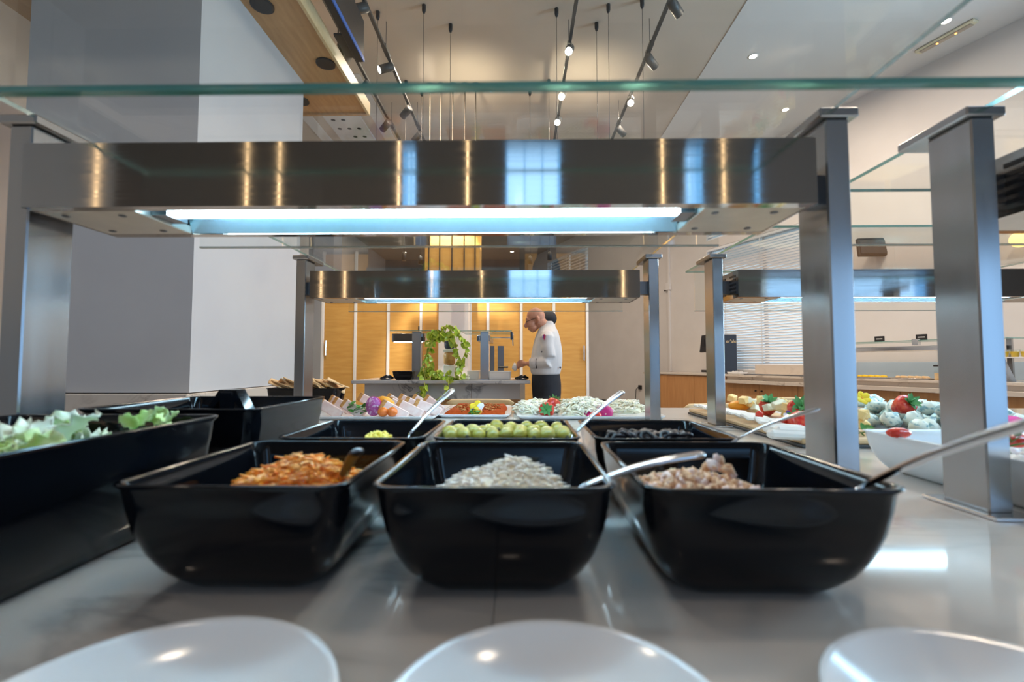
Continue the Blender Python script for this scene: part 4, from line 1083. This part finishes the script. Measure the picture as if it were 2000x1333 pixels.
MB().box(-.22, -.18, -.17, .17, .36, .68, bev=.006, mx=Matrix.Rotation(R(8), 4, 'Y')).build('touch_screen', M['plastic'], cm)
MB().box(-.16, .02, -.05, .05, .5, .62).build('screen_arm', M['plastic'], cm)
MB().lathe([(.06, .702), (.08, .82), (.075, .83)], (.14, 0, 0), 20).build('bean_hopper', M['plastic'], cm)
MB().box(.07, .09, -.212, -.2005, .06, .32, bev=.004).build('door_edge', M['plastic'], cm)
tx = bpy.data.curves.new('gold_lettering', 'FONT'); tx.body = "er'ale"; tx.size = .085; tx.extrude = .001; tx.align_x = 'CENTER'
tmp = bpy.data.objects.new('lettering_curve', tx); C.objects.link(tmp); bpy.context.view_layer.update()
tme = bpy.data.meshes.new_from_object(tmp.evaluated_get(bpy.context.evaluated_depsgraph_get())); bpy.data.objects.remove(tmp)
to = bpy.data.objects.new('gold_lettering', tme); C.objects.link(to); to.parent = cm; to.location = (.255, -.203, .55); to.rotation_euler = (PI / 2, 0, 0); tme.materials.clear(); tme.materials.append(M['gold'])
b1 = rwthing('snack_tray', 'low white tray of small items beside the coffee machine', 'tray', 3.35, -.72)
MB().rings([rrect(.12, .08, .02, .0005), rrect(.14, .10, .03, .04), rrect(.135, .095, .03, .04), rrect(.11, .07, .02, .006)]).build('tray_body', M['white_c'], b1)
for k in range(5): MB().ell((-.08 + k * .04, .02 * (k % 2), .045), .022, .02, .015, 8, 6).build('wrapped_snack', M['offwhite'], b1)
b2 = rwthing('marble_riser', 'low marble riser slab standing on the wall counter before the blinds', 'riser', 4.0, -.35)
MB().box(-.6, .65, -.02, .02, 0.0005, .16, bev=.004).build('slab', M['marble_w'], b2)
b3 = rwthing('glass_hob', 'thin dark hot plate lying on the wall counter', 'hot plate', 4.1, -.72)
MB().box(-.5, .6, -.15, .15, .0005, .014, bev=.003).build('plate_glass', M['steel_d'], b3)
# blue-white back panel, gantry, labels, pastry trays
for i in range(3):
    tr = rwthing('pastry_tray', 'steel tray of golden pastries on the wall counter, %s' % ('left one', 'middle one', 'right one')[i], 'tray', 5.0 + i * .42, -.75, group='pastry trays')
    MB().rings([rrect(.18, .13, .02, .0005), rrect(.20, .15, .03, .018), rrect(.197, .147, .03, .018), rrect(.175, .125, .02, .004)]).build('tray_body', M['steel_s'], tr)
    for k in range(9):
        MB().ell((-.14 + (k % 5) * .07, -.05 + (k // 5) * .09, .025), .032, .022, .016, 8, 6, 0).build('pastry', M['juice'] if i < 2 else M['bread'], tr)
wg = rwthing('pastry_gantry', 'steel lamp bar with glass shelf over the pastry trays at the wall', 'food gantry', 5.0, -.5)
MB().box(-.3, 1.25, -.08, .06, .33, .395, bev=.012).build('lamp_bar', M['steel_s'], wg)
MB().box(-.3, 1.6, -.22, .25, .45, .458, side=1).build('glass_shelf', [M['glass'], M['green_edge']], wg)
for s_ in (-.28, 1.5): MB().box(s_, s_ + .04, .1, .14, .0005, .45).build('post', M['steel_v'], wg)
MB().box(1.25, 1.5, -.02, .04, .34, .38).build('bracket', M['plastic'], wg)
MB().box(.82, .88, -.24, -.18, .40, .47).build('clamp', M['steel_s'], wg)
for i, (s_, l) in enumerate(((.05, 'left'), (.42, 'middle'), (.86, 'right'))):
    t = rwthing('label_stand', 'small black label stand on the wall gantry glass, %s of three' % l, 'label', 5.0 + s_, -.62, T + .4585, 'black label stands')
    MB().box(-.055, .055, -.006, .006, .0, .07, bev=.002).build('card', M['plastic'], t)
    MB().box(-.035, .035, -.008, -.0065, .03, .042).build('printed_line', M['offwhite'], t)
sg = rwthing('splash_panel', 'pale blue glass splash panel at the wall behind the pastries', 'panel', 5.0, -.06)
MB().box(-.35, 1.7, -.01, .0, .0005, .20, bev=.002).build('panel', mat('pale_blue_glass', (.45, .56, .66), .15), sg)
# desserts at the far right edge
ds = rwthing('dessert_riser', 'clear riser with yellow dessert cups at the right edge of the wall counter', 'riser', 6.6, -.62)
MB().box(-.45, .8, -.16, .16, .24, .25, bev=.002).build('riser_shelf', M['white_c'], ds)
for s_ in (-.12, .42): MB().rings([rrect(.13, .11, .02, .0005), rrect(.06, .08, .02, .24)]).build('riser_block', M['marble_g'], ds, (s_, 0, 0))
cupb = MB().lathe([(.026, 0), (.034, .05), (.036, .055), (.001, .052)], n=14).mesh('dessert', M['juice'])
for k in range(13):
    t = rwthing('dessert_cup', 'small glass cup of bright yellow dessert on the riser, %s from the left' % ordw(k), 'cup', 6.22 + .075 * k, -.70, T + .251, 'yellow dessert cups')
    obj('dessert', cupb, t)
    MB().lathe([(.028, -.0005), (.039, .075), (.038, .075), (.0275, .0005)], n=14).build('glass_cup', M['glass'], t)
jr = rwthing('square_jar', 'square glass jar with pale cookies left of the dessert riser', 'jar', 6.13, -.80)
MB().box(-.06, .06, -.06, .06, .001, .15, bev=.006).build('jar_glass', M['glass'], jr)
MB().box(-.055, .055, -.055, .055, .004, .08).build('cookies', M['bread'], jr)
MB().box(-.062, .062, -.062, .062, .151, .17, bev=.004).build('lid', M['plastic'], jr)

# wall fittings
q = rwp(5.0, -.15, 0)
def on_wall(px, py, off=-.02):
    # point where the pixel ray meets the right wall
    d = ray(px, py); n = Vector((.9153, .4027, 0)); o_ = Vector((0, 0, CZ)); P = Vector((2.94, 11.1, 0)) + n * off
    t = n.dot(P - o_) / n.dot(d); return o_ + d * t
p = on_wall(1702, 484, -.12)
t = thing('wall_speaker', 'black square wall speaker high between the two near right posts', 'speaker', p, (R(-8), 0, R(-4)))
MB().box(-.19, .19, -.04, .02, -.13, .13, bev=.01).build('speaker_box', M['plastic'], t)
MB().box(-.17, .17, -.046, -.041, -.10, .10, bev=.003).build('speaker_grille', M['track'], t)
p = on_wall(1992, 468, -.18)
t = thing('wall_lamp', 'round warm yellow glowing wall lamp at the right edge', 'wall lamp', p, RWrot)
MB().ell((0, 0, 0), .085, .085, .085, 20, 14).build('globe', M['globe'], t)
MB().lathe([(.05, 0), (.05, .09)], mx=Matrix.Rotation(-PI / 2, 4, 'X'), n=16).build('wall_mount', M['white'], t)
p = on_wall(1250, 757, -.02)
t = thing('wall_socket', 'black wall socket with hanging cable left of the orange cabinet', 'socket', p, RWrot)
MB().box(-.05, .05, -.02, .02, -.05, .05, bev=.006).build('socket_plate', M['plastic'], t)
MB().tube([(-.03, -.03, 0), (-.10, -.04, -.06), (-.12, -.04, -.25), (-.13, -.04, -.5), (-.13, -.03, -.66)], .009, 6).build('cable', M['plastic'], t)
p = on_wall(1306, 560, -.03)
t = thing('wall_conduit', 'white vertical conduit with small junction box on the right wall', 'conduit', (p.x, p.y, 0), RWrot)
MB().box(-.02, .02, -.01, .03, T, 4.0).build('conduit_pipe', M['white'], t)
MB().box(-.07, .05, -.03, .03, p.z - .08, p.z + .08, bev=.005).build('junction_box', M['white'], t)
MB().box(-.12, -.07, -.03, 0, p.z - .09, p.z - .07).build('plug', M['plastic'], t)

# ------------------------------------------------------------------ people
def remesh(mb, name, m, parent, vox, sm=6):
    o = mb.build(name, m, parent)
    a = o.modifiers.new('r', 'REMESH'); a.mode = 'VOXEL'; a.voxel_size = vox; a.use_smooth_shade = True
    b = o.modifiers.new('s', 'SMOOTH'); b.factor = .5; b.iterations = sm
    return o
def chef(Yc, parentlab):
    sc = Yc / F
    def Q(px, py, dy=0): 
        p = at(px, py, Yc); return Vector((p.x, dy, p.z))
    t = thing('person', parentlab, 'person', (0, Yc, 0))
    # jacket
    mb = MB(); rs = []
    for (py, x0, x1, b) in ((628, 1064, 1080, .055), (634, 1059, 1082, .065), (641, 1053, 1086, .105), (649, 1049, 1090, .165), (660, 1045, 1093, .20), (675, 1041, 1096, .212), (692, 1038, 1098, .215), (708, 1035.5, 1098, .212), (721, 1035, 1096, .208), (729, 1037, 1094, .205), (732, 1039, 1092, .200)):
        a, c = Q(x0, py), Q(x1, py); cx = (a.x + c.x) / 2; hx_ = (c.x - a.x) / 2
        rs.append([Vector((cx + hx_ * math.copysign(abs(math.cos(u)) ** .85, math.cos(u)), b * math.copysign(abs(math.sin(u)) ** .85, math.sin(u)), a.z)) for u in [2 * PI * j / 28 for j in range(28)]])
    mb.rings(rs)
    def sleeve(sy, ey, wy, sx=0):
        s_ = sy / abs(sy)
        P = [Q(1067, 653, sy * .80), Q(1066, 662, sy), Q(1067, 680, sy * 1.12), Q(1071 + sx, 698, sy * 1.2), Q(1068 + sx, 708, sy * 1.18), Q(1056 + sx, 709, ey), Q(1043, 709, wy)]
        mb.tube(P, [.055, .078, .070, .064, .064, .058, .052], 18)
    sleeve(-.185, -.19, -.14)
    sleeve(.185, .19, .14, -3)
    remesh(mb, 'chef_jacket', M['cloth_w'], t, .011, 4)
    # cuffs
    for wy in (-.14, .14):
        mb = MB(); a, b = Q(1049, 710, wy * 1.15), Q(1036.5, 709.5, wy * .95)
        mb.tube([a, (a + b) / 2, b], [.060, .061, .058], 20); mb.build('cuff', M['cloth_w'], t)
        mb = MB(); d = (b - a).normalized(); mb.tube([a - d * .002, a + d * .003], [.0615, .0618], 20); mb.build('cuff_piping', M['cloth_b'], t)
    # trousers
    mb = MB(); rs = []
    for (py, x0, x1, b) in ((727, 1040, 1092, .185), (735, 1038.5, 1094, .195), (750, 1038, 1096, .20), (766, 1039, 1096, .20), (782, 1040.5, 1095, .20), (796, 1046, 1090, .18)):
        a, c = Q(x0, py), Q(x1, py); cx = (a.x + c.x) / 2; hx_ = (c.x - a.x) / 2
        rs.append([Vector((cx + hx_ * math.cos(u), b * math.sin(u), a.z)) for u in [2 * PI * j / 24 for j in range(24)]])
    mb.rings(rs); cx0 = (Q(1039, 766).x + Q(1096, 766).x) / 2
    for s_ in (-1, 1):
        mb.tube([(cx0, s_ * .095, .72), (cx0 - .005, s_ * .105, .6), (cx0, s_ * .11, .45), (cx0 + .01, s_ * .115, .06)], [.125, .105, .088, .075], 16)
    remesh(mb, 'trousers', M['cloth_b'], t, .014, 3)
    for s_ in (-1, 1):
        MB().rings([rrect(.14, .05, .045, .001), rrect(.142, .052, .045, .03), rrect(.12, .045, .04, .065), rrect(.06, .04, .03, .085)]).build('shoe', M['plastic'], t, (cx0 - .05, s_ * .115, 0))
    # body: head, neck, forearms and hands as one surface with a core joining them
    mb = MB()
    c = Q(1045.5, 617.5)
    mb.ell(c, .098, .078, .092, 20, 14, mx=Matrix.Rotation(R(-25), 3, 'Y'))
    mb.ell(Q(1051, 619), .080, .080, .085, 18, 12)
    mb.ell(Q(1037, 630), .058, .062, .075, 16, 12, mx=Matrix.Rotation(R(-20), 3, 'Y'))
    mb.ell(Q(1042, 641), .050, .055, .045, 14, 10)
    mb.ell(Q(1040.5, 646.5), .024, .026, .020, 12, 8)
    mb.ell(Q(1029.5, 623.5), .020, .052, .013, 12, 8)          # brow
    mb.tube([Q(1029, 628), Q(1026.2, 634), Q(1024.3, 638.5)], [.009, .013, .017], 10)   # nose
    mb.ell(Q(1027.5, 640), .016, .018, .010, 10, 8)
    mb.ell(Q(1032.8, 643), .013, .022, .007, 10, 8); mb.ell(Q(1034.5, 645.5), .012, .020, .006, 10, 8)
    for s_ in (-1, 1):
        mb.ell(Q(1050, 625, s_ * .088), .018, .016, .033, 12, 8, mx=Matrix.Rotation(R(-15), 3, 'Y'))
    mb.tube([Q(1052, 628), Q(1060, 634), Q(1068, 640), Q(1070, 655)], [.070, .066, .064, .070], 18)
    mb.tube([Q(1070, 650), Q(1068, 700)], [.10, .09], 16)
    for s_ in (-1, 1):
        mb.tube([Q(1068, 655), Q(1067, 665, s_ * .15), Q(1068, 700, s_ * .2), Q(1056, 709, s_ * .18), Q(1040, 710, s_ * .13), Q(1030, 711, s_ * .09)], [.05, .045, .042, .042, .036, .028], 14)
        # hand: palm, four fingers and thumb
        w0 = Q(1029, 711, s_ * .085); k0 = Q(1018, 710 + (2 if s_ > 0 else 0), s_ * .045)
        mb.tube([w0, (w0 + k0) / 2, k0], [.026, .036, .034], 12, flat=.75)
        dk = (k0 - w0).normalized()
        for fi in range(4):
            o_ = Vector((0, s_ * .006, .028 - fi * .018)); st = w0 + (k0 - w0) * .7 + o_
            ln = (.9, 1.0, .95, .75)[fi]
            a = k0 + o_ + dk * .008; b = a + Vector((-.030 * ln, -s_ * .012, -.010)); e = b + Vector((-.012 * ln, -s_ * .012, -.024 * ln))
            mb.tube([st, a, b, e], [.011, .0105, .0095, .008], 8)
        a = w0 + Vector((-.012, -s_ * .02, .012)); b = a + Vector((-.035, -s_ * .02, .008)); e = b + Vector((-.028, -s_ * .002, -.012))
        mb.tube([a, b, e], [.013, .0115, .009], 8)
    remesh(mb, 'body', M['skin'], t, .0062, 3)
    # beard, glasses, collar, emblem, buttons
    mb = MB(); mb.ell(Q(1038.5, 645.5), .020, .030, .016, 12, 8); mb.ell(Q(1032.5, 641.6), .008, .020, .005, 10, 6); mb.build('goatee', M['beard'], t)
    mb = MB()
    for s_ in (-1, 1): mb.tube([Q(1050, 621.5, s_ * .083), Q(1040, 625, s_ * .075), Q(1028, 629.5, s_ * .052)], .0028, 6)
    for s_ in (-1, 1):
        cc = Q(1028, 631, s_ * .03)
        mb.tube([cc + Vector((0.004 * math.sin(a), .021 * math.cos(a), .017 * math.sin(a))) for a in [2 * PI * k / 14 for k in range(15)]], .0022, 6)
    mb.tube([Q(1027.5, 629.5, -.01), Q(1027.5, 629.5, .01)], .002, 6)
    mb.build('glasses', M['plastic'], t)
    for s_ in (-1, 1): MB().ell(Q(1030.5, 629.5, s_ * .03), .007, .012, .005, 10, 8).build('eye', M['plastic'], t)
    mb = MB(); mb.tube([Q(1063, 637), Q(1072, 630)], [.078, .070], 24); 
    # emblem on the near sleeve, built as a small stitched patch
    e = Q(1060.5, 662); e.y = -.268
    mb = MB()
    mb.prism([(-.010, .030), (.004, .034), (.014, .018), (.012, -.004), (.006, -.022), (-.002, -.030), (-.006, -.012), (-.013, .004)], -.002, .012)
    mb.build('sleeve_emblem', M['red'], t, e)
    MB().prism([(-.016, .022), (-.008, .028), (-.004, .010), (-.008, -.008), (-.014, -.018), (-.018, -.004)], -.003, .012).build('sleeve_emblem', M['purple'], t, e)
    b_ = Q(1055.5, 689); b_.y = -.285
    MB().ell((0, 0, 0), .008, .012, .008, 10, 6).build('button', M['plastic'], t, b_)
    b_ = Q(1091.5, 718); b_.y = -.165
    MB().ell((0, 0, 0), .010, .012, .012, 10, 6).build('button', M['plastic'], t, b_)
    return t
chef(5.16, 'bald chef with glasses in white jacket and black trousers working at the island')
# second person behind
t = thing('person', 'person in a dark cap almost hidden behind the chef', 'person', (0, 6.1, 0))
def Q2(px, py, dy=0):
    p = at(px, py, 6.1); return Vector((p.x, dy, p.z))
mb = MB(); c = Q2(1070, 627)
mb.ell(c + Vector((0, 0, -.02)), .088, .078, .11, 18, 12); mb.tube([c + Vector((.01, 0, -.08)), c + Vector((.02, 0, -.2))], [.055, .06], 14)
mb.tube([c + Vector((.02, 0, -.2)), c + Vector((.02, 0, -.6))], [.10, .1], 14)
remesh(mb, 'body', M['skin'], t, .01, 3)
mb = MB(); mb.ell(c + Vector((.012, 0, .03)), .108, .09, .108, 20, 12); remesh(mb, 'cap', M['cloth_b'], t, .01, 2)
mb = MB(); rs = []
for (dz, a, b) in ((-.16, .06, .07), (-.22, .11, .2), (-.4, .13, .21), (-.65, .12, .18), (-.8, .12, .18)):
    rs.append([c + Vector((.03 + a * math.cos(u), b * math.sin(u), dz)) for u in [2 * PI * j / 20 for j in range(20)]])
mb.rings(rs)
for s_ in (-1, 1): mb.tube([c + Vector((.03, s_ * .17, -.25)), c + Vector((.03, s_ * .24, -.5)), c + Vector((-.0, s_ * .22, -.75))], [.06, .05, .04], 12)
remesh(mb, 'dark_shirt', M['cloth_b'], t, .014, 3)
mb = MB(); zt = c.z - .8
mb.ell((c.x + .03, 0, zt), .12, .18, .1)
for s_ in (-1, 1): mb.tube([(c.x + .03, s_ * .09, zt), (c.x + .03, s_ * .1, .45), (c.x + .03, s_ * .1, .05)], [.1, .085, .07], 14)
remesh(mb, 'trousers', M['cloth_b'], t, .016, 3)
for s_ in (-1, 1): MB().rings([rrect(.13, .05, .04, .001), rrect(.13, .05, .04, .04), rrect(.05, .04, .03, .08)]).build('shoe', M['plastic'], t, (c.x, s_ * .1, 0))
